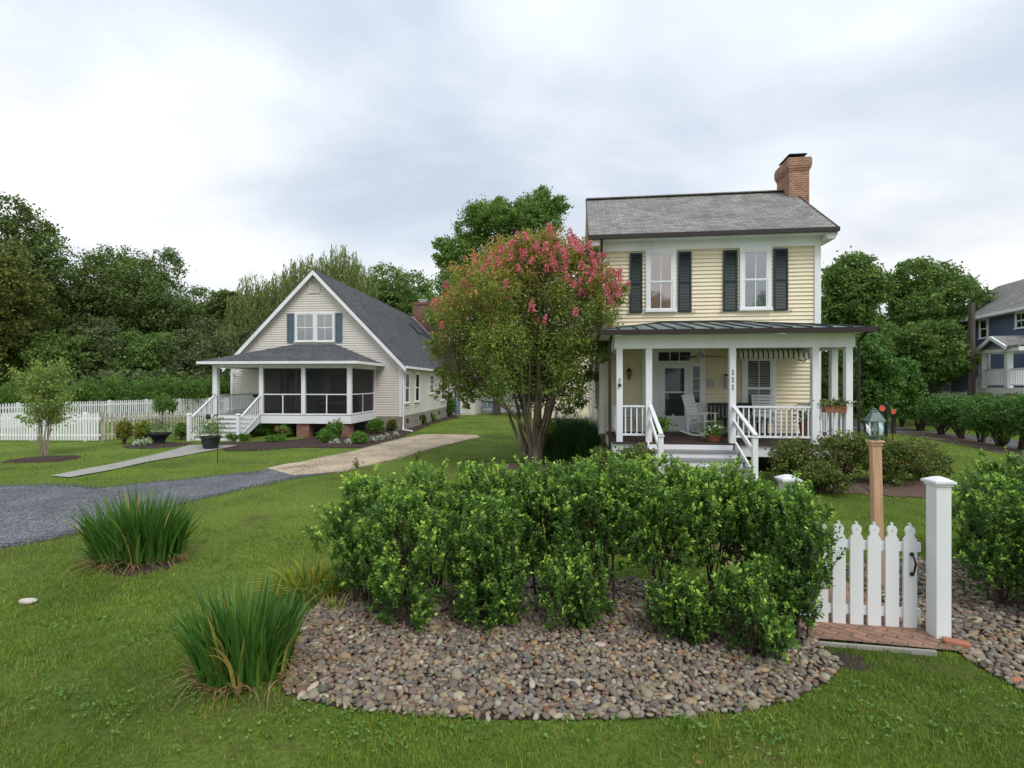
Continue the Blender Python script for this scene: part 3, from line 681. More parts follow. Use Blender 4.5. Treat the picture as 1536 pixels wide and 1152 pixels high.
# front door surround, transom, sidelights
dz = FL+.03
d0, _ = yl(990.5, 600, WY); d1, _ = yl(1033, 600, WY)
s0, _ = yl(1040, 600, WY); s1, _ = yl(1048, 600, WY); a0, _ = yl(976, 600, WY); a1, _ = yl(1058, 600, WY)
mb = MB()
mb.fbox(fF, a0-.25, d0-.06, -.02, .045, dz, 3.52); mb.fbox(fF, d1+.05, s0-.02, -.02, .05, dz, 3.5); mb.fbox(fF, s1+.02, a1, -.02, .045, dz, 3.52)
mb.fbox(fF, s0-.02, s1+.02, -.02, .03, dz, 1.95); mb.fbox(fF, s0-.02, s1+.02, -.02, .03, 3.02, 3.12); mb.fbox(fF, a0-.25, a1, -.02, .05, 3.45, 3.56)
mb.fbox(fF, d0-.06, d1+.05, -.02, .048, 3.12, 3.19); mb.fbox(fF, d0-.06, d0+.0, -.02, .04, dz, 3.12); mb.fbox(fF, d1-.0, d1+.05, -.02, .04, dz, 3.12)
for z in (2.30, 2.66): mb.fbox(fF, s0, s1, .01, .03, z-.012, z+.012)
for i in (1, 2): u = d0+(d1-d0)*i/3; mb.fbox(fF, u-.012, u+.012, .012, .03, 3.19, 3.45)
fr = mb.build('door_frame', M['white'], YH)
g = MB(); g.poly([fF(s0-.02, .008, 1.95), fF(s1+.02, .008, 1.95), fF(s1+.02, .008, 3.02), fF(s0-.02, .008, 3.02)]); g.poly([fF(d0-.05, .008, 3.19), fF(d1+.04, .008, 3.19), fF(d1+.04, .008, 3.45), fF(d0-.05, .008, 3.45)])
g.build('transom_backing', M['dark'], fr, fix=False)
g = MB(); g.poly([fF(s0-.02, .014, 1.95), fF(s1+.02, .014, 1.95), fF(s1+.02, .014, 3.02), fF(s0-.02, .014, 3.02)]); g.poly([fF(d0-.05, .014, 3.19), fF(d1+.04, .014, 3.19), fF(d1+.04, .014, 3.45), fF(d0-.05, .014, 3.45)])
g.build('transom_glass', M['glass_dark'], fr, fix=False)
mb = MB(); dt = 3.11; e = .13
mb.fbox(fF, d0+.005, d0+e, .0, .035, dz+.02, dt); mb.fbox(fF, d1-e, d1-.005, .0, .035, dz+.02, dt)
mb.fbox(fF, d0+e, d1-e, .0, .035, dz+.02, dz+.45); mb.fbox(fF, d0+e, d1-e, .0, .035, dt-.14, dt); mb.fbox(fF, d0+e, d1-e, .0, .033, 2.24, 2.275)
dr = mb.build('door', M['door_white'], YH)
MB().poly([fF(d0+e, .008, dz+.4), fF(d1-e, .008, dz+.4), fF(d1-e, .008, dt-.1), fF(d0+e, .008, dt-.1)]).build('dark_backing', M['shutter'], dr, fix=False)
MB().poly([fF(d0+e, .02, dz+.4), fF(d1-e, .02, dz+.4), fF(d1-e, .02, dt-.1), fF(d0+e, .02, dt-.1)]).build('glass', M['glass_dark'], dr, fix=False)
MB().tube([fF(d1-.06, .035, 2.13), fF(d1-.06, .075, 2.13), fF(d1-.06, .095, 2.13)], [.012, .03, .018], 10).build('handle', M['brass'], dr, smooth=True)
MB().fbox(fF, d0-.03, d1+.03, .0, .07, dz-.002, dz+.02).build('threshold', M['brass'], dr)
mb = MB()                                              # wide flat corner pilaster behind the left columns
u0, _ = yl(960, 600, WY); u1, _ = yl(975, 600, WY)
# porch deck
PX0, PX1 = -2.85, 2.80
mb = MB()
nb = 48
for i in range(nb):
    a = PX0+(PX1-PX0)*i/nb; mb.box(a+.003, a+(PX1-PX0)/nb-.003, -.16, WY-.03, FL-.035, FL)
mb.build('porch_floor', M['deck_brown'], YH)
mb = MB(); mb.box(PX0, -1.99, -.10, -.06, .76, FL-.038); MB().box(.02, PX1-.041, -.10, -.06, .76, FL-.038).build('porch_skirt', M['white'], YH)
mb.box(PX0, PX0+.04, -.060, WY-.05, .76, FL-.038); MB().box(PX1-.04, PX1, -.10, WY-.05, .76, FL-.038).build('porch_skirt', M['white'], YH)
mb.build('porch_skirt', M['white'], YH)
for x in (-2.6, 0.15, 2.5):
    MB().box(x-.2, x+.2, .0, .4, .1, .76).build('pier', M['brick'], YH)
# steps
mb = MB(); mr = MB(); SX0, SX1 = -1.95, -.02
rise, run = .15, .36
for i in range(4):
    zt = FL-rise*(i+1); yb = -.14-run*i
    mr.box(SX0, SX1, yb-.02, yb, zt, zt+rise-.036)
    mb.box(SX0-.03, SX1+.03, yb-run-.05, yb-.021, zt-.035, zt)
mr.box(SX0, SX1, -.14-run*4-.02, -.14-run*4, .25, FL-.636)
mr.hexa([(SX1+.04, -.14, .9), (SX1+.08, -.14, .9), (SX1+.08, -1.6, .3), (SX1+.04, -1.6, .3), (SX1+.04, -.14, 1.12), (SX1+.08, -.14, 1.12), (SX1+.08, -1.6, .52), (SX1+.04, -1.6, .52)])
mr.hexa([(SX0-.08, -.14, .9), (SX0-.04, -.14, .9), (SX0-.04, -1.6, .3), (SX0-.08, -1.6, .3), (SX0-.08, -.14, 1.12), (SX0-.04, -.14, 1.12), (SX0-.04, -1.6, .52), (SX0-.08, -1.6, .52)])
st = mr.build('steps', M['white'], YH); mb.build('tread', M['deck_gray'], st)
# columns
BZ = 3.37
cols = [(-2.68, 0), (-1.97, 0), (0.0, 0), (1.88, 0), (2.62, 0), (2.62, .68)]
for x, y in cols:
    cw = .075; mb = MB(); mb.box(x-cw, x+cw, y-cw, y+cw, FL, BZ); mb.box(x-cw-.02, x+cw+.02, y-cw-.02, y+cw+.02, FL, FL+.12) if 0 else None
    mb.build('column', M['white'], YH, bevel=.006)
mb = MB()                                              # beam, end beams
mb.box(-2.80, 2.74, -.09, .09, BZ, 3.70); mb.box(-2.80, -2.62, .091, WY-.03, BZ, 3.70); mb.box(2.56, 2.74, .091, WY-.03, BZ, 3.70)
mb.build('porch_beam', M['white'], YH)
MB().box(-2.61, 2.55, .092, WY-.03, 3.60, 3.63).build('porch_ceiling', M['ceiling'], YH)
# porch roof: low hip of standing seam metal
eL, eR, eF, eZ, rZ = -3.15, 2.96, -.42, 3.80, 4.33
ra, rb = -1.05, .55
A_ = (eL, eF, eZ); B_ = (eR, eF, eZ); C_ = (rb+.4, WY-.02, rZ); D_ = (ra-.2, WY-.02, rZ); E_ = (eL, WY-.02, eZ); F_ = (eR, WY-.02, eZ)
mb = MB(); mb.poly([A_, B_, C_, D_]); mb.poly([B_, F_, C_]); mb.poly([E_, A_, D_])
pr = mb.build('porch_roof', M['seam'], YH, fix=False)
mb = MB(); nrib = 14
for i in range(nrib+1):
    x = eL+(eR-eL)*(i+.0)/nrib
    y0, z0 = eF, eZ
    tl = (x-eL)/(D_[0]-eL) if x < D_[0] else ((eR-x)/(eR-C_[0]) if x > C_[0] else 1)
    tl = max(0.0, min(1, tl))
    if tl > .03: mb.bar((x, y0, z0+.015), (x, eF+(WY-.02-eF)*tl, eZ+(rZ-eZ)*tl+.015), .022, .035)
mb.bar((eL, eF, eZ+.015), (D_[0], D_[1], D_[2]+.015), .05, .03); mb.bar((eR, eF, eZ+.015), (C_[0], C_[1], C_[2]+.015), .05, .03); mb.bar((D_[0], WY-.05, rZ+.02), (C_[0], WY-.05, rZ+.02), .08, .04)
mb.build('seam', M['seam_rib'], pr)
mb = MB(); mb.box(eL-.03, eR+.03, eF-.11, eF-.003, eZ-.12, eZ-.005); mb.box(eL-.03, eL-.002, eF, WY-.05, eZ-.12, eZ-.005); mb.box(eR+.002, eR+.03, eF, WY-.05, eZ-.12, eZ-.005)
mb.tube([(PX0-.03, -.05, eZ-.1), (PX0-.06, .06, 3.5), (PX0-.06, .06, .5)], .035, 8); mb.tube([(PX1+.12, -.2, eZ-.1), (PX1+.06, .0, 3.5), (PX1+.06, .0, .6)], .035, 8)
mb.build('porch_gutter', M['gutter'], YH)
mb = MB(); mb.box(eL, eR, eF, -.095, 3.705, 3.735); mb.box(eL, -2.81, -.094, WY-.03, 3.705, 3.735); mb.box(2.75, eR, -.094, WY-.03, 3.705, 3.735)
mb.box(-2.79, 2.73, -.08, -.06, 3.71, 3.8); mb.build('porch_soffit', M['white'], YH)
# railings
RT = 1.95; RB = 1.25
railing(YH, (-2.60, 0), (-2.05, 0), RT, RT, RB, RB, n=4)
railing(YH, (.08, 0), (1.80, 0), RT, RT, RB-.02, RB-.02, n=14)
railing(YH, (1.96, 0), (2.54, 0), RT, RT, RB, RB, n=4)
railing(YH, (2.62, .76), (2.62, WY-.05), RT, RT, RB, RB)
railing(YH, (-2.68, .08), (-2.68, WY-.05), RT, RT, RB, RB)
for x in (-1.93, .02):
    mb = MB(); ny = -1.5
    mb.bar((x, -.05, 1.96), (x, ny-.08, 1.41), .085, .045); mb.bar((x, -.05, 1.60), (x, ny, 1.02), .05, .10)
    sr = mb.build('stair_rail', M['white'], YH)
    mb = MB(); mb.box(x-.055, x+.055, ny-.055, ny+.055, .25, 1.36); mb.build('newel', M['white'], sr, bevel=.004)
    MB().hexa([(x-.08, ny-.08, 1.37), (x+.08, ny-.08, 1.37), (x+.08, ny+.08, 1.37), (x-.08, ny+.08, 1.37), (x-.02, ny-.02, 1.43), (x+.02, ny-.02, 1.43), (x+.02, ny+.02, 1.43), (x-.02, ny+.02, 1.43)]).build('newel_cap', M['white'], sr)
# rear wing and side stair on the left
mb = MB(); fE = lambda u, w_, z: (XL+.02-w_, u, z)
siding(mb, fE, YB, 14.5, 1.05, 5.3); mb.box(XL+.05, .5, YB+.01, 14.5, .1, 5.3); rw = mb.build('rear_wing', M['yellow'], YH, fix=False)
mb = MB(); mb.fbox(fE, 14.38, 14.52, -.02, .02, 1, 5.3); mb.fbox(fE, YB+.01, 14.38, -.02, .025, .9, 1.06); mb.box(XL-.2, .7, YB+.01, 14.7, 5.3, 5.42); mb.build('wing_trim', M['white'], rw)
window(YH, fL, 4.6, 5.4, 4.72, 6.40, .1, 2, 1, True, 'dark'); window(YH, fL, 4.6, 5.4, 1.75, 3.3, .1, 2, 1, True, 'dark')
window(YH, fE, 11.3, 12.1, 2.4, 3.7, .1, 2, 1, True, 'dark')
mb = MB(); 
for yy in (8.9, 10.1): mb.bar((-4.55, yy, 1.30), (XL-.02, yy, 2.35), .06, .05); mb.bar((-4.55, yy, .85), (XL-.02, yy, 1.9), .05, .05); mb.box(-4.6, -4.5, yy-.05, yy+.05, 0, 1.4)
for i in range(6): mb.box(XL-.06-.26*(i+1), XL-.06-.26*i, 8.95, 10.05, 1.05-.18*i-.03, 1.05-.18*i)
mb.build('side_steps', M['white'], YH)
# sconce-less wall items that are separate things follow
def yput(name, label, cat, s, t, z, rz=0, group=None):
    p = yw(s, t, z); return thing(name, label, cat, p, rz-AY, group)
# house number
mb = MB()
def one(mb, x, z, h=.115):
    mb.box(x-.009, x+.009, -.008, 0, z, z+h); mb.box(x-.026, x+.026, -.0085, 0, z-.002, z+.013); mb.hexa([(x-.03, -.0085, z+h-.035), (x-.008, -.0085, z+h-.016), (x-.008, 0, z+h-.016), (x-.03, 0, z+h-.035), (x-.03, -.0085, z+h-.02), (x-.008, -.0085, z+h), (x-.008, 0, z+h), (x-.03, 0, z+h-.02)])
hn = yput('house_number', 'black numerals 111 one above another on the middle white porch column of the yellow house', 'house number', 0, -.0755, 0)
for z in (2.73, 2.55, 2.37): m1 = MB(); one(m1, 0, z); m1.build('numeral', M['black'], hn)
# wall lantern
s, z = yl(943, 566, WY); wl = yput('wall_lantern', 'black wall lantern left of the yellow house front door', 'wall light', s, WY, z)
mb = MB(); mb.box(-.04, .04, -.02, 0, -.02, .12); mb.tube([(0, -.02, .06), (0, -.08, .12), (0, -.11, .2), (0, -.13, .16)], .01, 6); mb.build('bracket', M['black'], wl)
mb = MB(); mb.lathe([(.0, .30), (.02, .27), (.03, .24), (.085, .17), (.08, .16)], (0, -.13, 0), 6); mb.lathe([(.05, -.04), (.02, -.08), (0, -.1)], (0, -.13, 0), 6)
for k in range(6): a = k*math.pi/3; mb.tube([(.05*math.cos(a), -.13+.05*math.sin(a), -.04), (.078*math.cos(a), -.13+.078*math.sin(a), .16)], .006, 4)
mb.build('cage', M['black'], wl); MB().lathe([(.045, -.035), (.07, .155)], (0, -.13, 0), 6).build('glass', M['glass_clear'], wl)
# small plaque and mailbox
s, z = yl(1066, 575, WY); pq = yput('wall_plaque', 'small square cream plaque with a round emblem on the yellow wall beside the front door', 'plaque', s, WY, z)
MB().box(-.11, .11, -.025, .0, -.13, .13).build('plate', M['blind'], pq, bevel=.006); MB().tube([(0, -.026, 0), (0, -.03, 0)], [.06, .055], 16).build('emblem', M['curtain_gray'], pq)
s, z = yl(1089, 573, WY); mbx = yput('mailbox', 'narrow grey wall mailbox beside the middle porch column of the yellow house', 'mailbox', s, WY, z)
MB().box(-.05, .05, -.1, .0, -.2, .18).build('box', M['curtain_gray'], mbx, bevel=.01); MB().hexa([(-.06, -.115, .17), (.06, -.115, .17), (.06, 0, .2), (-.06, 0, .2), (-.06, -.115, .185), (.06, -.115, .185), (.06, 0, .225), (-.06, 0, .225)]).build('lid', M['pot'], mbx)
# hook on the left column
hk = yput('bracket_hook', 'small black iron hook on the leftmost porch column of the yellow house', 'hook', -2.68, -.0755, 2.5)
MB().tube([(0, 0, .1), (0, -.02, .14), (0, -.05, .12), (0, -.03, .02), (0, 0, 0)], .009, 6).build('iron_hook', M['black'], hk); MB().box(-.035, .035, -.05, 0, -.06, 0).build('hook_plate', M['black'], hk)
# ceiling fan
s, z = -1.15+.45, 3.2; cf = yput('ceiling_fan', 'pale porch ceiling fan hanging over the front door of the yellow house', 'ceiling fan', -.42, 1.35, 3.2)
mb = MB(); mb.lathe([(.0, .40), (.07, .39), (.02, .34), (.015, .15), (.06, .12), (.11, .06), (.11, .0), (.05, -.04), (0, -.05)], (0, 0, 0), 16); mb.build('motor', M['curtain_gray'], cf, smooth=True)
for k in range(4):
    a = k*math.pi/2+.25; c, sn = math.cos(a), math.sin(a); mb = MB()
    mb.hexa([(c*.12-sn*-.04, sn*.12+c*-.04, .03), (c*.62-sn*-.07, sn*.62+c*-.07, .03), (c*.62-sn*.07, sn*.62+c*.07, .05), (c*.12-sn*.04, sn*.12+c*.04, .04), (c*.12-sn*-.04, sn*.12+c*-.04, .04), (c*.62-sn*-.07, sn*.62+c*-.07, .04), (c*.62-sn*.07, sn*.62+c*.07, .06), (c*.12-sn*.04, sn*.12+c*.04, .05)]); mb.build('blade', M['gutter'], cf)
# awning
aw = yput('awning', 'retracted brown and cream striped awning above the porch window of the yellow house', 'awning', 0, WY, 0)
u0, _ = yl(1101, 525, WY-.55); u1, _ = yl(1214, 525, WY-.55); mb = MB(); md = MB(); nst = 15
for i in range(nst):
    a = u0+(u1-u0)*i/nst; b2 = a+(u1-u0)/nst
    for k_, (p, q) in enumerate(((a, a+(b2-a)*.72), (a+(b2-a)*.72, b2))):
        tgt = mb if k_ == 0 else md; yo = .0 if k_ == 0 else .001
        pts = [(-.25, 3.50), (-.45, 3.49), (-.55, 3.42), (-.57, 3.34), (-.575, 3.22+.012*math.sin((i+.3*k_)*2.6))]
        for (y0, z0), (y1, z1) in zip(pts[:-1], pts[1:]): tgt.hexa([(p, y0, z0), (q, y0, z0), (q, y0+.006, z0-.004), (p, y0+.006, z0-.004), (p, y1, z1), (q, y1, z1), (q, y1+.006, z1-.004), (p, y1+.006, z1-.004)])
mb.build('valance', M['canvas'], aw); md.build('dark_stripes', M['stripe_dark'], aw)
mb = MB(); mb.tube([(u0+.02, -.5, 3.40), (u1-.02, -.5, 3.40)], .035, 10); mb.tube([(u1-.05, 0, 3.2), (u1-.02, -.3, 3.14), (u1-.02, -.52, 3.34)], .02, 8); mb.tube([(u0+.05, 0, 3.2), (u0+.02, -.3, 3.14), (u0+.02, -.52, 3.34)], .02, 8); mb.build('awning_frame', M['gutter'], aw)
# rocking chairs
def rocker(label, s, t, rz, m='white'):
    o = yput('rocking_chair', label, 'rocking chair', s, t, FL, rz, 'white rocking chairs on the porch')
    mb = MB()
    for i in range(6): mb.box(-.24, .24, -.26+i*.085, -.26+i*.085+.07, .40-.012*i, .42-.012*i)
    mb.build('seat', M[m], o)
    mb = MB(); mb.bar((-.24, .22, .36), (-.28, .44, 1.12), .04, .03, (0, 1, 0)); mb.bar((.24, .22, .36), (.28, .44, 1.12), .04, .03, (0, 1, 0))
    for i in range(8):
        z = .46+i*.085; y = .22+(z-.36)*.29; mb.box(-.25-.004*i, .25+.004*i, y-.012, y+.012, z, z+.07)
    mb.build('backrest', M[m], o)
    for x in (-.28, .28):
        mb = MB(); n = 8; pts = [(x, -.42+i*.115, .035+.10*((i-3.7)/4.2)**2) for i in range(9)]; 
        for p, q in zip(pts[:-1], pts[1:]): mb.bar(p, q, .035, .05)
        mb.build('rocker', M[m], o)
        MB().box(x-.045, x+.045, -.30, .32, .61, .635).build('armrest', M[m], o)
        for y in (-.24, .26): MB().box(x-.018, x+.018, y-.02, y+.02, .06, .61).build('leg', M[m], o)
    return o
rocker('white slatted rocking chair by the front door of the yellow house', -.28, 1.75, R(48))
rocker('pale rocking chair at the right end of the porch behind the white railing', 1.45, 2.0, R(-15))
# dark table/bench behind railing
bt = yput('porch_table', 'dark slatted table behind the porch railing under the awning', 'table', .72, 1.3, FL)
mb = MB()
for i in range(6): mb.box(-.5, .5, -.27+i*.09, -.27+i*.09+.08, .52, .55)
mb.build('tabletop', M['shutter_blue'], bt)
for x in (-.45, .45):
    for y in (-.22, .22): MB().box(x-.03, x+.03, y-.03, y+.03, 0, .52).build('leg', M['shutter'], bt)
bt2 = yput('porch_bench', 'dark blue bench with slatted back against the yellow wall under the window', 'bench', .72, 2.35, FL)
mb = MB(); mb.box(-.65, .65, -.25, .22, .40, .44); mb.build('seat', M['shutter'], bt2); mb = MB(); mb.box(-.65, .65, .2, .23, .8, .88); 
for i in range(12): mb.box(-.63+i*.108, -.6+i*.108+.03, .2, .225, .44, .8)
mb.build('backrest', M['shutter'], bt2)
for x in (-.6, .6):
    for y in (-.2, .2): MB().box(x-.025, x+.025, y-.025, y+.025, 0, .40).build('leg', M['shutter'], bt2)
bl = yput('side_table', 'grey box bench behind the left porch railing of the yellow house', 'bench', -2.35, 1.9, FL)
mb = MB(); mb.box(-.3, .35, -.22, .22, .42, .47); mb.box(-.28, .33, .14, .17, .55, .82); mb.build('seat', M['curtain_gray'], bl)
for x in (-.25, .3):
    for y in (-.18, .18): MB().box(x-.02, x+.02, y-.02, y+.02, 0, .42 if y < 0 else .8).build('leg', M['curtain_gray'], bl)

def plant_pot(name, label, loc, r, h, potm, leafm, fl=None, leafn=500, lr=None, lh=.25, seed=1, group=None, nf=60, L=.05, prof=None, stems=True, cat='potted plant', lobed=None):
    o = thing(name, label, cat, loc, 0, group); rg = rng_(seed)
    prof = prof or [(r*.68, 0), (r*.75, h*.1), (r*.98, h*.88), (r*1.08, h*.9), (r*1.08, h), (r*.98, h), (r*.93, h*.93)]
    mb = MB(); mb.lathe([(0, .005)]+prof+[(0, h*.9)], (0, 0, 0), 24); mb.build('pot', M[potm], o, smooth=False)
    lr = lr or r*1.1; P = rg.normal(size=(leafn, 3))*np.array([lr*.5, lr*.5, lh*.35])+np.array([0, 0, h+lh*.4]); P = P[P[:, 2] > h-.05]
    V, Fq, T = leaf_quads(rg, P, L, L*.5, np.stack([P[:, 0], P[:, 1], np.full(len(P), .1)], 1), 1.)
    link('foliage', np_mesh('foliage', V, Fq, T), M[leafm], o)
    if fl:
        P = rg.normal(size=(nf, 3))*np.array([lr*.5, lr*.5, lh*.25])+np.array([0, 0, h+lh*.65]); P = np.repeat(P, 6, 0)+rg.normal(size=(nf*6, 3))*.012
        V, Fq, T = leaf_quads(rg, P, L*.8, L*.7); link('flowers', np_mesh('flowers', V, Fq, T), M[fl], o)
    return o
p = yw(-1.62, .25, FL); plant_pot('potted_plant', 'dark pot of bright green leaves by the left stair rail of the yellow house', p, .16, .26, 'pot', 'leafgen', leafn=350, lh=.3, seed=3, L=.1, lr=.22)
p = yw(-.35, .3, FL); plant_pot('potted_plant', 'terracotta pot with leafy plant and white blooms beside the middle porch column', p, .19, .16, 'terracotta', 'leafgen', 'whiteflower', 350, .24, .28, seed=4, nf=10, L=.08)
p = yw(2.15, 1.0, FL); plant_pot('potted_plant', 'terracotta pot of flowers standing behind the right end porch railing', p, .2, .45, 'terracotta', 'leafgen', 'pinkflower', 300, .24, .28, seed=41, nf=10, L=.08)
# rail planter
rp = yput('rail_planter', 'planter box of trailing reddish plants on the right end porch railing', 'planter', 2.28, -.02, RT-.06)
MB().box(-.22, .26, -.10, .06, -.06, .08).build('box', M['terracotta'], rp, bevel=.01)
rg = rng_(77); P = rg.normal(size=(420, 3))*np.array([.2, .07, .06])+np.array([.04, -.02, .13]); V, Fq, T = leaf_quads(rg, P, .07, .04); link('foliage', np_mesh('foliage', V, Fq, T), M['azalea'], rp)

# ================================================================== BEIGE HOUSE
AL = math.atan(.0755); LO = (-10.5, 27.35)
uL = (math.cos(AL), -math.sin(AL)); vL = (math.sin(AL), math.cos(AL))
def ll(px, py, t):
    k = (px-768)/F; x0 = LO[0]+vL[0]*t; y0 = LO[1]+vL[1]*t
    s = (k*y0-x0)/(uL[0]-k*uL[1]); D = y0+uL[1]*s; return s, EYE-(py-HOR)/F*D
def lw(s, t, z=0): return (LO[0]+uL[0]*s+vL[0]*t, LO[1]+uL[1]*s+vL[1]*t, z)
def lside(px, t_s=4.72):
    "local y on the right wall seen at px"
    k = (px-768)/F; x0 = LO[0]+uL[0]*t_s; y0 = LO[1]+uL[1]*t_s; return (k*y0-x0)/(vL[0]-k*vL[1])
LH = thing('house', 'beige sided house with steep charcoal roof, blue shutters and a screened corner porch', 'house', (*LO, 0), -AL)
HW, HD = 4.72, 19.0; LRZ = 8.60; LEX, LEZ = 5.0, 3.45; k_ = (LRZ-LEZ)/LEX
g1 = lambda u, w_, z: (u, -w_, z); gR = lambda u, w_, z: (HW+w_, u, z); gL = lambda u, w_, z: (-HW-w_, u, z)
def llim(z):
    x = min(HW, (LRZ-.10-z)/k_); return (-x, x)
mb = MB(); siding(mb, g1, -HW, HW, .80, 8.45, .125, llim)
siding(mb, gR, 0, HD, .80, 3.62, .125); siding(mb, gL, 0, HD, .80, 3.62, .125)
mb.box(-HW+.03, HW-.03, .03, HD-.03, .0, 3.6)
mb.prism([(-HW+.03, 3.6), (HW-.03, 3.6), (0, 8.3)], lambda a, b: (a, .03, b), lambda a, b: (a, HD-.03, b))
mb.build('wall', M['beige'], LH, fix=False)
MB().box(-HW+.02, HW-.02, .01, HD-.02, -.2, .79).build('foundation', M['block'], LH)
mb = MB(); mb.fbox(g1, -HW-.01, -HW+.16, -.03, .025, .78, 3.5); mb.fbox(g1, HW-.16, HW+.01, -.03, .025, .78, 3.5)
mb.fbox(gR, .0, .14, -.03, .022, .78, 3.45); mb.fbox(gL, .0, .14, -.03, .022, .78, 3.45)
mb.build('trim', M['white'], LH)
def gable_slab(mb, y0, y1, sgn, off, th, x1=LEX, x0=0):
    mb.hexa([(sgn*x0, y0, LRZ-k_*x0-off-th), (sgn*x1, y0, LRZ-k_*x1-off-th), (sgn*x1, y1, LRZ-k_*x1-off-th), (sgn*x0, y1, LRZ-k_*x0-off-th),
             (sgn*x0, y0, LRZ-k_*x0-off), (sgn*x1, y0, LRZ-k_*x1-off), (sgn*x1, y1, LRZ-k_*x1-off), (sgn*x0, y1, LRZ-k_*x0-off)])
mb = MB(); gable_slab(mb, -.34, HD+.1, 1, 0, .06); gable_slab(mb, -.34, HD+.1, -1, 0, .06)
lrf = mb.build('roof', M['shingle_dark'], LH)
mb = MB()
for sg in (1, -1): gable_slab(mb, -.33, -.28, sg, .065, .26); gable_slab(mb, -.279, .0, sg, .07, .03); gable_slab(mb, HD+.101, HD+.2, sg, -.06, .30)
mb.box(HW+.02, LEX+.0, -.3, HD, LEZ-.11, LEZ-.07) ; mb.box(-LEX, -HW-.02, -.3, HD, LEZ-.11, LEZ-.07)
mb.box(LEX+.001, LEX+.10, -.34, HD, LEZ-.13, LEZ-.01); mb.box(-LEX-.1, -LEX-.001, -.34, HD, LEZ-.13, LEZ-.01)
mb.build('soffit', M['white'], LH)
mb = MB(); mb.tube([(LEX+.04, -.15, 3.35), (HW+.09, -.12, 3.1), (HW+.08, -.07, 2.9), (HW+.08, -.07, .25), (HW+.12, -.3, .12), (HW+.7, -.5, .06)], .042, 8); mb.build('downspout', M['white'], LH)
# skylight
mb = MB(); n_ = Vector((k_, 0, 1)).normalized()
sx0, sx1 = 1.3, 2.0; sy0, sy1 = 13.4, 14.7
def rp_(x, y, h): return (x+n_.x*h, y, LRZ-k_*x+n_.z*h)
mb.hexa([rp_(sx0, sy0, .01), rp_(sx1, sy0, .01), rp_(sx1, sy1, .01), rp_(sx0, sy1, .01), rp_(sx0, sy0, .1), rp_(sx1, sy0, .1), rp_(sx1, sy1, .1), rp_(sx0, sy1, .1)])
sk = mb.build('skylight', M['gutter'], lrf); 
# chimney
mb = MB(); mb.box(.1, 1.75, HD+.21, HD+.9, 0, 9.7); mb.box(.04, 1.81, HD+.15, HD+.96, 9.7, 9.95); lc = mb.build('chimney', M['brick'], LH)
mb = MB(); mb.box(.6, 1.2, HD+.4, HD+.7, 9.95, 10.15); mb.box(.5, 1.3, HD+.3, HD+.8, 10.16, 10.2); mb.build('chimney_cap', M['white'], lc)
# gable vent
v0, vz1 = ll(463.5, 419, 0); v1, vz0 = ll(479.5, 440, 0)
mb = MB(); mb.fbox(g1, v0, v0+.06, 0, .04, vz0, vz1); mb.fbox(g1, v1-.06, v1, 0, .04, vz0, vz1); mb.fbox(g1, v0+.06, v1-.06, 0, .04, vz0, vz0+.06); mb.fbox(g1, v0+.06, v1-.06, 0, .04, vz1-.06, vz1)
z = vz0+.07
while z < vz1-.08: mb.hexa([g1(v0+.06, .035, z), g1(v1-.06, .035, z), g1(v1-.06, .03, z), g1(v0+.06, .03, z), g1(v0+.06, .012, z+.05), g1(v1-.06, .012, z+.05), g1(v1-.06, .006, z+.05), g1(v0+.06, .006, z+.05)]); z += .062
mb.build('gable_vent', M['beige'], LH)
# gable double window
for pa, pb in ((445, 471), (475, 500)):
    a, zt = ll(pa, 471.5, 0); b, zb = ll(pb, 512, 0); window(LH, g1, a, b, zb, zt, .07, 2, 1, True, 'shutter_blue', 'glass', blinds=True)
for pa, pb in ((431, 441), (503.5, 513.5)):
    a, _ = ll(pa, 500, 0); b, _ = ll(pb, 500, 0); shutter(LH, g1, a, b, ll(470, 514, 0)[1], ll(470, 471, 0)[1], 'shutter_blue', True)
# side windows
for pa, pb, y0, y1 in ((606.5, 613.5, 558, 604), (622, 628.5, 558, 602)):
    a = lside(pa); b = lside(pb); window(LH, gR, a+.12, b-.05, 1.5, 3.10, .09, 1, 1, True, 'dark', 'glass_dark')
for pa, pb in ((644.5, 650), (662, 667), (671.5, 675)):
    a = lside(pa); b = lside(pb); window(LH, gR, a, b, 1.35 if pa > 650 else 1.9, 3.1, .09, 2, 2, True, 'dark', 'glass_dark')
mb = MB()
for y in (.9, 3.6, 6.5, 9.0, 11.5): mb.fbox(gR, y, y+.4, -.03, -.012, .35, .62)
mb.build('crawl_vent', M['dark'], LH)
# connector with blue door
mb = MB(); cY = 14.3; gc = lambda u, w_, z: (u, cY-w_, z)
siding(mb, gc, HW+.0, HW+1.75, .15, 2.9, .125); mb.box(HW+.0, HW+1.72, cY+.03, cY+4.5, 0, 2.9); cn = mb.build('connector', M['beige'], LH, fix=False)
mb = MB(); mb.hexa([(HW-.1, cY-.3, 2.85), (HW+1.9, cY-.3, 2.85), (HW+1.9, cY+4.5, 2.95), (HW-.1, cY+4.5, 2.95), (HW-.1, cY-.3, 3.0), (HW+1.9, cY-.3, 3.0), (HW+1.9, cY+4.5, 3.4), (HW-.1, cY+4.5, 3.4)]); mb.build('connector_roof', M['shingle_dark'], LH)
a, _ = ll(681, 600, cY); b, _ = ll(690.5, 600, cY)
mb = MB(); mb.fbox(gc, a-.08, a, 0, .04, .1, 2.25); mb.fbox(gc, b, b+.08, 0, .04, .1, 2.25); mb.fbox(gc, a, b, 0, .04, 2.15, 2.25); cf_ = mb.build('door_frame', M['white'], LH)
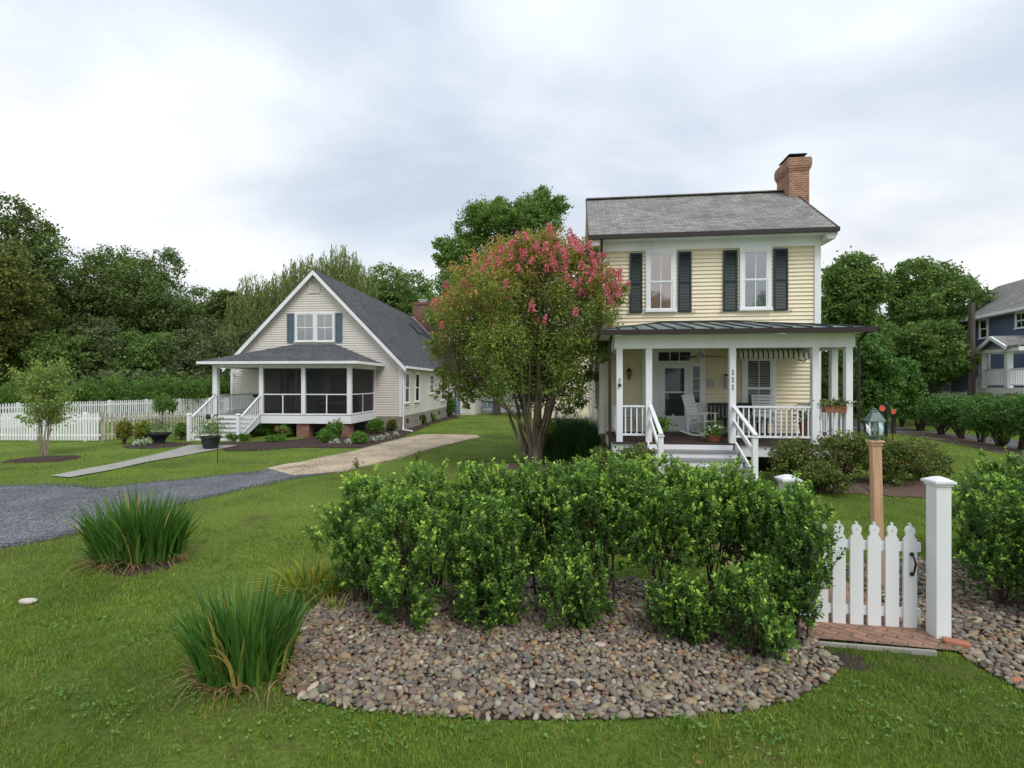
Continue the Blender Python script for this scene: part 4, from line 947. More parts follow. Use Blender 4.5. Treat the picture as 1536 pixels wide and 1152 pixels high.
mb = MB(); mb.fbox(gc, a, b, 0, .03, .12, 1.05); mb.fbox(gc, a, a+.09, 0, .03, 1.05, 2.15); mb.fbox(gc, b-.09, b, 0, .03, 1.05, 2.15)
dd = mb.build('door', M['blue_door'], LH); mb = MB()
for i in range(1, 3): u = a+.09+(b-a-.18)*i/3; mb.fbox(gc, u-.012, u+.012, .01, .028, 1.05, 2.15)
for i in range(1, 3): z = 1.05+1.1*i/3; mb.fbox(gc, a+.09, b-.09, .01, .027, z-.012, z+.012)
mb.build('muntins', M['white'], dd); MB().poly([gc(a+.09, .005, 1.05), gc(b-.09, .005, 1.05), gc(b-.09, .005, 2.15), gc(a+.09, .005, 2.15)]).build('glass', M['dark'], dd, fix=False)
# porch
PF, PW = -3.4, 3.31; LFL = 1.06; BX = 3.30
mb = MB(); nb = 60
for i in range(24):
    y = PF-.05+(-PF+.03)*i/24; mb.box(-3.42, PW, y+.004, y+(-PF+.03)/24-.004, LFL-.03, LFL)
mb.build('porch_floor', M['deck_gray'], LH)
mb = MB(); mb.box(-1.02, PW+.02, PF-.04, PF, .66, LFL-.035); mb.box(PW-.02, PW+.02, PF+.001, -.01, .66, LFL-.035); mb.box(-3.44, -3.40, PF, -.01, .66, LFL-.035)
mb.build('porch_skirt', M['white'], LH)
for px in (458, 517, 450):
    if px == 450: continue
    s, _ = ll(px, 640, PF+.3); MB().box(s-.3, s+.3, PF+.05, PF+.6, -.1, .655).build('pier', M['brick'], LH)
lcx = [-3.28, -1.02, 1.03, 3.22]; LBZ = 3.40-.12
for x, y in [(a, PF+.06) for a in lcx]+[(3.22, -.08), (-1.02, -.08)]:
    cw = .095 if x > -3 else .11
    MB().box(x-cw, x+cw, y-cw if y < -1 else y-.05, y+cw if y < -1 else y+.05, LFL, LBZ).build('column', M['white'], LH, bevel=.006)
mb = MB(); mb.box(-3.42, 3.36, PF-.03, PF+.15, LBZ, 3.47); mb.box(-3.42, -3.24, PF+.151, -.03, LBZ, 3.47); mb.box(3.18, 3.36, PF+.151, -.03, LBZ, 3.47); mb.build('porch_beam', M['white'], LH)
MB().box(-3.23, 3.17, PF+.16, -.03, 3.44, 3.465).build('porch_ceiling', M['ceiling'], LH)
ex0, ex1, ey = -3.85, 3.72, PF-.40; ez, rz_ = 3.55, 4.62
i0, _ = ll(440, 517, 0); i1, _ = ll(503, 517, 0); rz_ = ll(470, 517, 0)[1]
mb = MB(); A_ = (ex0, ey, ez); B_ = (ex1, ey, ez); C_ = (i1, -.01, rz_); D_ = (i0, -.01, rz_); E_ = (ex0, -.01, ez); F_ = (ex1, -.01, ez)
mb.poly([A_, B_, C_, D_]); mb.poly([B_, F_, C_]); mb.poly([E_, A_, D_]); mb.poly([E_, F_, B_, A_]); pr = mb.build('porch_roof', M['shingle_dark'], LH)
mb = MB(); mb.box(ex0-.02, ex1+.02, ey-.10, ey-.002, ez-.12, ez-.0); mb.box(ex1+.002, ex1+.09, ey, -.02, ez-.12, ez-.0); mb.box(ex0-.09, ex0-.002, ey, -.02, ez-.12, ez)
mb.box(ex0, ex1, ey, PF-.031, ez-.06, ez-.03); mb.box(ex0, -3.43, PF-.03, -.03, ez-.06, ez-.03); mb.box(3.37, ex1, PF-.03, -.03, ez-.06, ez-.03)
mb.tube([(-3.2, -.5, 3.4), (-3.9, -.3, 3.2), (-4.6, -.08, 3.1), (-4.6, -.08, .3)], .04, 8)
mb.build('porch_gutter', M['white'], LH)
# screens with mid rails
def screen(f, u0, u1, nm):
    mb = MB(); mb.fbox(f, u0, u1, -.02, .02, LFL, LFL+.06); mb.fbox(f, u0, u1, -.02, .02, LFL+.93, LFL+.98); mb.fbox(f, u0, u1, -.02, .02, LBZ-.04, LBZ); mb.fbox(f, (u0+u1)/2-.025, (u0+u1)/2+.025, -.018, .018, LFL+.06, LFL+.93)
    o = mb.build('screen_frame', M['white'], LH); MB().poly([f(u0, 0, LFL), f(u1, 0, LFL), f(u1, 0, LBZ), f(u0, 0, LBZ)]).build('screen', M['screen'], o, fix=False)
fp = lambda u, w_, z: (u, PF+.06-w_, z); fs = lambda u, w_, z: (3.22+w_, u, z); fq = lambda u, w_, z: (-1.02+w_, u, z)
screen(fp, -.92, .93, 0); screen(fp, 1.13, 3.12, 0); screen(fs, PF+.16, -.14, 0)
# the lattice-free left side of the screened room
o = MB().fbox(fq, PF+.16, -1.2, -.02, .02, LFL+.93, LFL+.98).fbox(fq, -1.22, -1.16, -.02, .02, LFL, LBZ).build('screen_frame', M['white'], LH); MB().poly([fq(PF+.16, 0, LFL), fq(-.14, 0, LFL), fq(-.14, 0, LBZ), fq(PF+.16, 0, LBZ)]).build('screen', M['screen'], o, fix=False)
# doors inside the porch
mb = MB(); mb.fbox(g1, -.75, -.67, 0, .05, LFL, 3.2); mb.fbox(g1, .25, .33, 0, .05, LFL, 3.2); mb.fbox(g1, -.67, .25, 0, .05, 3.1, 3.2); mb.fbox(g1, -.67, .25, 0, .03, LFL, 3.1); mb.build('inner_door', M['blue_door'], LH)
window(LH, g1, .75, 1.9, 1.5, 3.1, .08, 3, 1, False, 'dark', 'glass_dark'); window(LH, g1, -2.0, -1.35, LFL+.05, 3.1, .08, 1, 1, False, 'dark', 'glass_dark', sill=False)
MB().tube([(.9, PF+.8, 2.6), (.9, PF+.8, 3.4)], .01, 6).lathe([(.10, 2.35), (.13, 2.4), (.10, 2.6), (0, 2.62)], (.9, PF+.8, 0), 12).build('lantern', M['black'], LH) if 0 else None
# rails + stairs
railing(LH, (-3.28, PF+.18), (-3.28, -.05), LFL+.92, LFL+.92, LFL+.12, LFL+.12, m='white')
railing(LH, (-3.2, -.30), (-1.2, -.30), LFL+.92, LFL+.92, LFL+.12, LFL+.12, m='white')
mb = MB(); mr = MB(); ns = 6; ris = LFL/ns; run = .29
for i in range(ns-1):
    zt = LFL-ris*(i+1); yb = PF-.05-run*i
    mr.box(-3.18, -1.12, yb-.02, yb, zt, zt+ris-.035); mb.box(-3.2, -1.1, yb-run-.045, yb-.021, zt-.034, zt)
mr.box(-3.18, -1.12, PF-.05-run*5-.02, PF-.05-run*5, 0, ris-.035)
for x in (-3.26, -1.10): mr.hexa([(x, PF, .7), (x+.05, PF, .7), (x+.05, PF-1.75, -.1), (x, PF-1.75, -.1), (x, PF, 1.03), (x+.05, PF, 1.03), (x+.05, PF-1.75, .08), (x, PF-1.75, .08)])
st = mr.build('steps', M['white'], LH); mb.build('tread', M['deck_gray'], st)
for x in (-3.28, -1.03):
    sr = railing(LH, (x, PF-.06), (x, PF-1.68), LFL+.92, .98, LFL+.05, .16, n=11, name='stair_rail')
    MB().box(x-.07, x+.07, PF-1.82, PF-1.68, -.1, 1.16).build('newel', M['white'], sr, bevel=.005)
    MB().hexa([(x-.09, PF-1.84, 1.16), (x+.09, PF-1.84, 1.16), (x+.09, PF-1.66, 1.16), (x-.09, PF-1.66, 1.16), (x-.05, PF-1.8, 1.21), (x+.05, PF-1.8, 1.21), (x+.05, PF-1.7, 1.21), (x-.05, PF-1.7, 1.21)]).build('newel_cap', M['white'], sr)
# furniture inside the screen
def lput(name, label, cat, s, t, z, rz=0, group=None): return thing(name, label, cat, lw(s, t, z), rz-AL, group)
sf = lput('sofa', 'dark wicker sofa with tan cushion inside the screened porch', 'sofa', 1.7, -1.1, LFL)
mb = MB(); mb.box(-.85, .85, -.38, .38, .12, .40); mb.box(-.85, .85, .28, .40, .40, .88); mb.box(-.92, -.80, -.38, .38, .0, .62); mb.box(.80, .92, -.38, .38, .0, .62); mb.build('frame', M['wicker'], sf, bevel=.02)
MB().box(-.78, .78, -.36, .26, .405, .54).build('cushion', M['tan'], sf, bevel=.04)
ct = lput('coffee_table', 'small round topped table inside the screened porch', 'table', -.3, -1.6, LFL)
MB().lathe([(0, .55), (.38, .55), (.40, .57), (.38, .59), (0, .59)], (0, 0, 0), 24).build('tabletop', M['blind'], ct)
for k in range(4): a = k*math.pi/2+.78; MB().tube([(.28*math.cos(a), .28*math.sin(a), 0), (.2*math.cos(a), .2*math.sin(a), .55)], .02, 6).build('leg', M['wicker'], ct)
wl2 = lput('wall_lantern', 'black wall lantern beside the open porch of the beige house', 'wall light', -1.25, 0, 2.9)
MB().box(-.04, .04, -.03, 0, -.05, .1).build('bracket', M['black'], wl2); MB().lathe([(0, .18), (.09, .1), (.07, .09), (.05, -.1), (0, -.14)], (0, -.12, 0), 6).build('cage', M['black'], wl2)
rg = rng_(78); rb_ = lput('rail_planter', 'dark planter on the back rail of the beige house open porch', 'planter', -3.0, -.32, LFL+.9)
MB().box(-.25, .35, -.08, .08, -.16, .0).build('box', M['gutter'], rb_, bevel=.01)

# ================================================================== GARAGE
ga = thing('garage', 'white sided garage with wide white panel door at the end of the lawn', 'garage', (0, 46, 0), -AL)
gz = lambda u, w_, z: (u, -w_, z)
mb = MB(); siding(mb, gz, -5.0, 4.2, .05, 3.0, .125); mb.box(-4.98, 4.18, .03, 7, 0, 3.0); mb.prism([(-4.98, 3.0), (4.18, 3.0), (-.4, 5.6)], lambda a, b: (a, .02, b), lambda a, b: (a, 7, b)); mb.build('wall', M['beige'], ga, fix=False)
mb = MB()
for sg in (1, -1): x1 = -.4+sg*5.0; mb.hexa([(-.4, -.3, 5.75), (x1, -.3, 2.85), (x1, 7.2, 2.85), (-.4, 7.2, 5.75), (-.4, -.3, 5.85), (x1, -.3, 2.95), (x1, 7.2, 2.95), (-.4, 7.2, 5.85)])
mb.build('roof', M['shingle_dark'], ga)
mb = MB(); mb.fbox(gz, -4.15, -4.0, -.01, .05, 0, 2.55); mb.fbox(gz, .9, 1.05, -.01, .05, 0, 2.55); mb.fbox(gz, -4.15, 1.05, -.01, .05, 2.4, 2.6); mb.build('trim', M['white'], ga)
mb = MB()
for i in range(4): mb.fbox(gz, -4.0, .9, -.0, .03, .02+i*.595, .02+i*.595+.585)
gd = mb.build('garage_door', M['door_white'], ga); mb = MB()
for i in range(8): u = -3.9+i*.61; mb.fbox(gz, u, u+.42, .03, .034, 1.98, 2.22)
mb.build('window_lites', M['dark'], gd)
# blue bench
bb = thing('garden_bench', 'faded blue wooden bench in front of the white garage door', 'bench', (X(726.5, 45.0), 45.0, 0), 0)
MB().box(-.72, .72, -.25, .22, .42, .46).build('seat', M['bench_blue'], bb)
mb = MB(); mb.box(-.72, .72, .2, .25, .86, .96); mb.box(-.5, .5, .2, .25, .96, 1.0)
for i in range(9): 
    if i % 3 != 1: mb.box(-.66+i*.16, -.66+i*.16+.06, .21, .24, .46, .86)
    else: mb.box(-.66+i*.16-.03, -.66+i*.16+.1, .21, .24, .46, .86)
mb.build('backrest', M['bench_blue'], bb)
for x in (-.68, .68):
    for y in (-.2, .22): MB().box(x-.035, x+.035, y-.035, y+.035, 0, .42 if y < 0 else .95).build('leg', M['bench_blue'], bb)
    MB().box(x-.04, x+.04, -.27, .24, .64, .68).build('armrest', M['bench_blue'], bb)
ub = thing('planter_urn', 'tan stone urn planter between the blue door and the garage', 'planter', (X(694, 43.4), 43.4, 0)); MB().lathe([(.14, 0), (.14, .05), (.06, .14), (.07, .2), (.2, .4), (.24, .55), (.2, .55)], (0, 0, 0), 16).build('urn', M['concrete'], ub, smooth=True)
rg = rng_(5); V, Fq, T = leaf_quads(rg, rg.normal(size=(300, 3))*.13+np.array([0, 0, .68]), .1, .05); link('foliage', np_mesh('foliage', V, Fq, T), M['leafgen'], ub)
# neighbour house behind
nh = thing('neighbor_house', 'pale yellow house with grey roof glimpsed behind the crape myrtle', 'house', (4.6, 37, 0), -.1)
nf = lambda u, w_, z: (u, -w_, z); mb = MB(); siding(mb, nf, -3.2, 5, .9, 5.2, .125); mb.box(-3.17, 5, .03, 6, 0, 5.2); mb.build('wall', M['yellow'], nh, fix=False)
mb = MB(); mb.hexa([(-3.6, -.4, 5.1), (5.4, -.4, 5.1), (5.4, 3, 6.9), (-3.6, 3, 6.9), (-3.6, -.4, 5.25), (5.4, -.4, 5.25), (5.4, 3, 7.05), (-3.6, 3, 7.05)]); mb.hexa([(-3.6, 6.4, 5.1), (5.4, 6.4, 5.1), (5.4, 3, 6.9), (-3.6, 3, 6.9), (-3.6, 6.4, 5.25), (5.4, 6.4, 5.25), (5.4, 3, 7.05), (-3.6, 3, 7.05)]); mb.build('roof', M['shingle_gray'], nh)
window(nh, nf, -.9, -.1, 3.4, 4.8, .1, 2, 1); window(nh, nf, -2.4, -1.6, 1.5, 2.9, .1, 2, 1, curtain='dark')

# ================================================================== NAVY HOUSE
AN = math.atan2(1.27, 4.5)
# local x runs from the far corner towards the viewer, local y away from the lawn (to the right)
NO = (31.6, 36.94); NH = thing('house', 'navy blue house with grey roof and white raised porch beyond the right hedge', 'house', (*NO, 0), 0)
dn = Vector((-math.sin(AN), -math.cos(AN), 0)); en = Vector((math.cos(AN), -math.sin(AN), 0))
def nw(s, t, z): v = dn*s+en*t; return (v.x, v.y, z)
fN = lambda u, w_, z: nw(u, -w_, z); fNe = lambda u, w_, z: nw(-w_, u, z)
NZ = 6.85; NF = 2.30
mb = MB(); siding(mb, fN, 0, 12, 1.9, NZ, .15); siding(mb, fNe, 0, 6, 1.9, NZ, .15)
mb.hexa([nw(.03, .03, 1.9), nw(12, .03, 1.9), nw(12, 5.9, 1.9), nw(.03, 5.9, 1.9), nw(.03, .03, NZ), nw(12, .03, NZ), nw(12, 5.9, NZ), nw(.03, 5.9, NZ)])
mb.prism([(0.1, NZ), (5.9, NZ), (3.0, 9.25)], lambda a, b: nw(.03, a, b), lambda a, b: nw(12, a, b)); mb.build('wall', M['navy'], NH, fix=False)
mb = MB()
for y0, y1 in ((-.5, 3.0), (6.5, 3.0)): mb.hexa([nw(-.4, y0, NZ-.1), nw(12.4, y0, NZ-.1), nw(12.4, y1, 9.35), nw(-.4, y1, 9.35), nw(-.4, y0, NZ+.0), nw(12.4, y0, NZ+.0), nw(12.4, y1, 9.45), nw(-.4, y1, 9.45)])
mb.build('roof', M['shingle_gray'], NH)
mb = MB(); mb.fbox(fN, -.42, 12.4, .501, .60, NZ-.16, NZ+.02); mb.fbox(fN, 0, 12.3, .0, .5, NZ-.16, NZ-.12); mb.fbox(fN, -.02, .12, -.02, .03, 1.9, NZ-.16)
mb.fbox(fN, .12, 12, -.02, .04, 1.75, 1.95); mb.build('trim', M['white'], NH)
def nsol(px, t=0):
    k = (px-768)/F; return (k*(NO[1]+en.y*t)-(NO[0]+en.x*t))/(dn.x-k*dn.y)
def nz(py, s, t=0): return EYE-(py-HOR)/F*(NO[1]+dn.y*s+en.y*t)
for pa, pb, ya, yb in ((1471, 1481, 481, 508), (1525.5, 1540, 471, 493)):
    a, b = nsol(pa), nsol(pb); window(NH, fN, a, b, nz(yb, a), nz(ya, a), .14, 2 if pa > 1500 else 1, 1, True, 'dark', 'glass_green')
a, b = nsol(1481), nsol(1484); window(NH, fN, a-.7, b, 3.0, 4.6, .12, 1, 1, True, 'dark', 'glass_green')
# its porch
tP = -2.3
s0_, s1_ = nsol(1475, tP), nsol(1513, tP); s2_ = 12
mb = MB(); mb.fbox(fN, s0_-.2, s2_, .03, 2.4, NF-.3, NF); np_ = mb.build('porch_floor', M['white'], NH)
for s in (s0_, s1_, s1_+2.6, s1_+5.2):
    MB().fbox(fN, s-.13, s+.13, 2.17, 2.43, NF, 4.22).build('column', M['white'], NH); MB().fbox(fN, s-.17, s+.17, 2.0, 2.35, 0, NF-.3).build('pier', M['cedar'], NH)
mb = MB(); mb.fbox(fN, s0_-.35, s2_, 2.0, 2.6, 4.22, 4.42); mb.fbox(fN, s0_-.35, s0_+.1, .04, 2.0, 4.22, 4.42); mb.build('porch_beam', M['white'], NH)
mb = MB(); mb.hexa([nw(s0_+1.0, -2.65, 4.42), nw(s2_, -2.65, 4.42), nw(s2_, -.04, 5.2), nw(s0_+1.0, -.04, 5.2), nw(s0_+1, -2.65, 4.52), nw(s2_, -2.65, 4.52), nw(s2_, -.04, 5.3), nw(s0_+1.0, -.04, 5.3)])
ga_, gb_ = nsol(1467, -2.75), nsol(1510, -2.75); mid = (ga_+gb_)/2; hw = (gb_-ga_)/2
for sg in (1, -1): mb.hexa([nw(mid, -2.75, 5.0), nw(mid+sg*hw, -2.75, 4.40), nw(mid+sg*hw, -.04, 4.40), nw(mid, -.04, 5.0), nw(mid, -2.75, 5.12), nw(mid+sg*hw, -2.75, 4.52), nw(mid+sg*hw, -.04, 4.52), nw(mid, -.04, 5.12)])
npr = mb.build('porch_roof', M['shingle_gray'], NH)
mb = MB()
for sg in (1, -1): mb.bar(nw(mid, -2.80, 5.02), nw(mid+sg*hw, -2.80, 4.42), .1, .17)
mb.build('rake_board', M['white'], npr)
MB().prism([(mid-hw+.2, 4.43), (mid+hw-.2, 4.43), (mid, 4.96)], lambda a, b: nw(a, -2.6, b), lambda a, b: nw(a, -2.4, b)).build('porch_gable', M['navy'], npr)
def nrail(a, b, za, zb):
    mb = MB(); mb.bar((*a[:2], za), (*b[:2], zb), .08, .06); mb.bar((*a[:2], za-.85), (*b[:2], zb-.85), .06, .06); n = max(3, int(math.dist(a[:2], b[:2])/.13))
    for i in range(n): t = (i+.5)/n; x = a[0]+(b[0]-a[0])*t; y = a[1]+(b[1]-a[1])*t; z = za+(zb-za)*t; mb.box(x-.02, x+.02, y-.02, y+.02, z-.85, z)
    mb.build('railing', M['white'], NH)
nrail(nw(s0_+.13, tP, 0), nw(s1_-.13, tP, 0), NF+1, NF+1); nrail(nw(s1_+.13, tP, 0), nw(s1_+2.5, tP, 0), NF+1, NF+1)
nrail(nw(s0_-2.2, tP, 0), nw(s0_-.1, tP, 0), 1.5, NF+1); 
mb = MB(); 
for i in range(10): mb.fbox(fN, s0_-.2-.25*(i+1), s0_-.2-.25*i, .3, 2.3, NF-.2*(i+1)-.04, NF-.2*(i+1))
mb.hexa([nw(s0_-.2, tP-.05, NF-.35), nw(s0_-.2, tP, NF-.35), nw(s0_-2.7, tP, 0), nw(s0_-2.7, tP-.05, 0), nw(s0_-.2, tP-.05, NF-.02), nw(s0_-.2, tP, NF-.02), nw(s0_-2.7, tP, .35), nw(s0_-2.7, tP-.05, .35)])
mb.build('steps', M['white'], NH)
a = s1_+.9; mb = MB(); mb.fbox(fN, a, a+.12, 0, .06, NF, 4.4); mb.fbox(fN, a+1.1, a+1.25, 0, .06, NF, 4.4); mb.fbox(fN, a+.12, a+1.1, 0, .06, 4.401, 4.52); mb.fbox(fN, a+.12, a+.3, 0, .05, NF, 4.4); mb.fbox(fN, a+.9, a+1.1, 0, .05, NF, 4.4); mb.fbox(fN, a+.3, a+.9, 0, .05, NF, NF+.8)
nd = mb.build('door', M['white'], NH); MB().fbox(fN, a+.3, a+.9, 0, .02, NF+.8, 4.4).build('glass', M['dark'], nd)
# low rear deck further back
kd = thing('rear_deck', 'low white edged deck and dark blue siding seen under the maple beyond the street', 'deck', (X(1425, 38), 38, 0), 0)
MB().box(-1.0, 1.6, 0, 3, 1.6, 1.95).build('deck_edge', M['white'], kd); MB().box(-.9, 1.5, .4, 3, 1.96, 3.2).build('siding', M['navy'], kd)
for x in (-.95, 1.45): MB().box(x-.08, x+.08, .02, .18, 1.95, 3.3).build('post', M['white'], kd)
for x in (-.8, 1.3): MB().box(x-.15, x+.15, .3, .6, 0, 1.6).build('pier', M['concrete'], kd)
# white house glimpses further back
fh = thing('far_house', 'pale grey house glimpsed through the maple leaves', 'house', (X(1390, 52), 52, 0), .2)
mb = MB(); siding(mb, nf, -4, 4, .8, 6, .15); mb.box(-3.97, 3.97, .03, 7, 0, 6); mb.build('wall', M['white'], fh, fix=False)
MB().hexa([(-4.4, -.4, 5.9), (4.4, -.4, 5.9), (4.4, 3.5, 8.2), (-4.4, 3.5, 8.2), (-4.4, -.4, 6.05), (4.4, -.4, 6.05), (4.4, 3.5, 8.35), (-4.4, 3.5, 8.35)]).hexa([(-4.4, 7.4, 5.9), (4.4, 7.4, 5.9), (4.4, 3.5, 8.2), (-4.4, 3.5, 8.2), (-4.4, 7.4, 6.05), (4.4, 7.4, 6.05), (4.4, 3.5, 8.35), (-4.4, 3.5, 8.35)]).build('roof', M['shingle_gray'], fh)
for u in (-2.5, 1.5): window(fh, nf, u, u+1, 3.6, 5.2, .12, 2, 1, curtain='dark'); window(fh, nf, u, u+1, 1.4, 2.8, .12, 2, 1, curtain='dark')
# pole
pl = thing('utility_pole', 'weathered wooden utility pole rising behind the right hedge', 'pole', (X(1457, 29), 29, 0))
MB().tube([(0, 0, -.2), (0, 0, 3.5), (.02, 0, Z(455, 29))], [.19, .17, .155], 14).build('shaft', M['pole'], pl, smooth=False)
# red markers
for i, (px, py, r, lab) in enumerate(((1322.5, 613, .105, 'bright red round marker on a thin post behind the lamp post'), (1339, 618, .085, 'darker red round marker standing right of the brighter one'))):
    D = 17.0; o = thing('marker_post', lab, 'marker', (X(px, D), D, float(H(X(px, D), D))), 0)
    zc = Z(py, D)-float(H(X(px, D), D)); MB().tube([(0, 0, 0), (0, 0, zc)], .02, 6).build('stake', M['black'], o); MB().tube([(0, -.02, zc), (0, -.035, zc)], [r, r*.95], 20).build('reflector', M['red'], o)
ip = thing('sign_post', 'thin black iron post beside the red round marker', 'post', (X(1329, 17.4), 17.4, 0)); MB().tube([(0, 0, 0), (0, 0, Z(608, 17.4))], .05, 8).build('shaft', M['black'], ip); MB().lathe([(.07, 0), (.05, .05), (0, .1)], (0, 0, Z(608, 17.4)), 8).build('finial', M['black'], ip)

# ================================================================== FENCES
def fence(label, A, B, h, m='white', pw=.075, sp=.125, posts=True, name='picket_fence', group=None, flat=False, base=None):
    L = math.dist(A, B); ang = math.atan2(B[1]-A[1], B[0]-A[0]); o = thing(name, label, 'fence', (*A, 0), ang, group); rg = random.Random(len(label))
    mb = MB(); n = int(L/sp)
    for i in range(n):
        x = (i+.5)*sp; j = rg.uniform(-.012, .012); hh = h+rg.uniform(-.015, .015)
        pts = [(x-pw/2, .05), (x+pw/2, .05), (x+pw/2+j, hh-.06), (x+j, hh), (x-pw/2+j, hh-.06)]
        mb.prism(pts, lambda a, b: (a, -.012, b), lambda a, b: (a, .010, b))
    mb.build('picket_panel', M[m], o)
    for z in (.28, h-.25): MB().box(0, L, .0105, .05, z-.04, z+.04).build('rail', M[m], o)
    x = 0
    while x <= L+.01: MB().box(x-.055, x+.055, .051, .16, -.1, h+.03).build('post', M[m], o); x += min(2.4, L) if L > 1 else 9
    return o
fence('white picket fence section at the far left behind the sapling', (X(-120, 22.3), 22.4), (X(150, 22.2), 22.2), 1.25)
fence('weathered grey brown picket fence continuing right of the white section', (X(151, 22.25), 22.35), (X(300, 25.0), 25.0), 1.24, 'white_old', .06, .13)
fence('long white picket fence running back along the scrub', (X(-160, 24.5), 24.5), (X(345, 42), 42), 1.42, 'white', .07, .13)

# ================================================================== GATE AND POSTS
def gate_post(label, x, y, h, w_=.135, lean=0.):
    o = thing('gate_post', label, 'gate post', (x, y, 0), -AY*.5); o.rotation_euler[1] = lean
    a = w_/2; mb = MB(); mb.box(-a, a, -a, a, -.1, h-.07); mb.build('post', M['white'], o, bevel=.006)
    mb = MB(); c = a+.012; mb.box(-c, c, -c, c, h-.085, h-.06); c = a+.03; mb.box(-c, c, -c, c, h-.058, h-.035)
    d = a+.022; mb.hexa([(-d, -d, h-.033), (d, -d, h-.033), (d, d, h-.033), (-d, d, h-.033), (-.03, -.03, h+.0), (.03, -.03, h+.0), (.03, .03, h+.0), (-.03, .03, h+.0)]); mb.build('cap', M['white'], o, bevel=.003); return o
gate_post('tall white gate post with cap right of the picket gate', 4.19, 5.03, 1.59, .14)
gate_post('white gate post with cap mostly hidden by the hedge left of the gate', 2.95, 5.47, 1.53, .14)
gt = thing('picket_gate', 'white garden gate with ball topped pickets over the brick sill', 'gate', (2.985, 5.36, 0), math.atan2(5.20-5.36, 4.11-2.985))
gl = math.dist((4.11, 5.20), (2.985, 5.36)); npk = 7
def picket_outline(x, h, z0=.03):
    a = .062; pts = [(x-a, z0), (x+a, z0), (x+a, h-.20)]
    pts += [(x+a*.95, h-.165), (x+.045, h-.145), (x+.034, h-.125), (x+.045, h-.105)]
    for k in range(0, 7): t = -35+k*20; pts.append((x+.047*math.cos(R(t)), h-.078+.047*math.sin(R(t))))
    pts += [(x+.012, h-.012), (x, h)]
    right = pts[3:]; pts += [(2*x-p, q) for p, q in reversed(right[:-1])]; pts.append((x-a, h-.20)); return pts
for i in range(npk):
    x = .065+i*(gl-.135)/(npk-1); h = 1.09
    MB().prism(picket_outline(x, h), lambda a, b: (a, -.022, b), lambda a, b: (a, .0, b)).build('picket', M['white'], gt)
    MB().tube([(x, -.0225, h-.08), (x, -.025, h-.08)], .005, 6).build('screw', M['gutter'], gt)
for z in (.17, .84): MB().box(.0, gl+.04, .001, .035, z-.045, z+.045).build('rail', M['white'], gt)
hx = gl-.06; MB().tube([(hx, -.025, .77), (hx, -.06, .755), (hx+.012, -.07, .69), (hx, -.06, .60), (hx, -.025, .585)], [.012, .008, .010, .008, .012], 8).build('handle', M['black'], gt)
hp = MB(); hp.lathe([(0, 0), (.022, 0), (.018, .02), (0, .03)], (hx, -.03, .77), 8); hp.lathe([(0, 0), (.022, -.0), (.018, -.02), (0, -.03)], (hx, -.03, .585), 8); hp.build('handle_plate', M['black'], gt)
# edging of the brick sill
sill = thing('brick_edging', 'row of bricks edging the front of the brick sill under the gate', 'edging', (0, 0, 0)); pa = G(1224, 968); pb = G(1404, 984)
mb = MB(); mb.bar((pa[0], pa[1], .022), (pb[0], pb[1], .022), .035, .05); mb.build('edging_strip', M['concrete'], sill)
tag(strip('brick_sill', [(2.98, 5.42), (4.26, 5.22)], [(2.93, 4.95), (4.16, 4.74)], M['paver'], .03, 10, 4, jit=0), kind='structure')
uv = bpy.data.objects['brick_sill'].data.uv_layers[0]
for l in uv.data: u, v = l.uv; c = math.cos(R(48)); s = math.sin(R(48)); l.uv = (u*c-v*s, u*s+v*c)
lb = thing('loose_brick', 'single loose brick at the foot of the tall gate post', 'brick', (4.22, 4.86, .03), -.5); MB().box(-.1, .1, -.05, .05, -.02, .035).build('brick', M['paver_edge'], lb, bevel=.008)

# lamp post
D = 6.3; lp = thing('lamp_post', 'square cedar post with green glass lantern behind the picket gate', 'lamp post', (X(1318, D), D, float(H(X(1318, D), D))), -.2); lp.rotation_euler[1] = -.022
top = Z(661, D)-float(H(X(1318, D), D)); a = .05
MB().hexa([(-a, -a, -.1), (a, -a, -.1), (a, a, -.1), (-a, a, -.1), (-a, -a, top-.03), (a, -a, top-.03), (a, a, top-.03), (-a, a, top-.03)]).build('post', M['cedar'], lp, bevel=.005)
MB().box(-a-.012, a+.012, -a-.012, a+.012, top-.06, top-.025).box(-a-.028, a+.028, -a-.028, a+.028, top-.022, top).build('post_cap', M['cedar'], lp, bevel=.004)
ln = MB(); ln.lathe([(0, top), (.035, top+.001), (.035, top+.04), (.06, top+.045), (.06, top+.055)], (0, 0, 0), 12); s_ = .066; zb, zt = top+.06, top+.235; s2 = .072
ln.box(-s_, s_, -s_, s_, zb-.008, zb)
for sx in (1, -1):
    for sy in (1, -1): ln.bar((sx*s_, sy*s_, zb), (sx*s2, sy*s2, zt), .008, .008)
for sg in (1, -1):
    ln.bar((-s2, sg*s2, zt), (s2, sg*s2, zt), .01, .01); ln.bar((sg*s2, -s2, zt), (sg*s2, s2, zt), .01, .01)
    ln.bar((0, sg*s_*1.03, zb), (0, sg*s2*1.01, zt), .005, .005)
r1 = .090; r2 = .036
ln.hexa([(-r1, -r1, zt+.004), (r1, -r1, zt+.004), (r1, r1, zt+.004), (-r1, r1, zt+.004), (-r2, -r2, zt+.115), (r2, -r2, zt+.115), (r2, r2, zt+.115), (-r2, r2, zt+.115)])
ln.lathe([(.045, zt+.115), (.045, zt+.125), (.02, zt+.14), (.025, zt+.155), (0, zt+.165)], (0, 0, 0), 10)
lno = ln.build('lantern', M['verdigris'], lp)
g = MB()
for sg in (1, -1): g.poly([(-s_, sg*s_, zb), (s_, sg*s_, zb), (s2, sg*s2, zt), (-s2, sg*s2, zt)]); g.poly([(sg*s_, -s_, zb), (sg*s_, s_, zb), (sg*s2, s2, zt), (sg*s2, -s2, zt)])
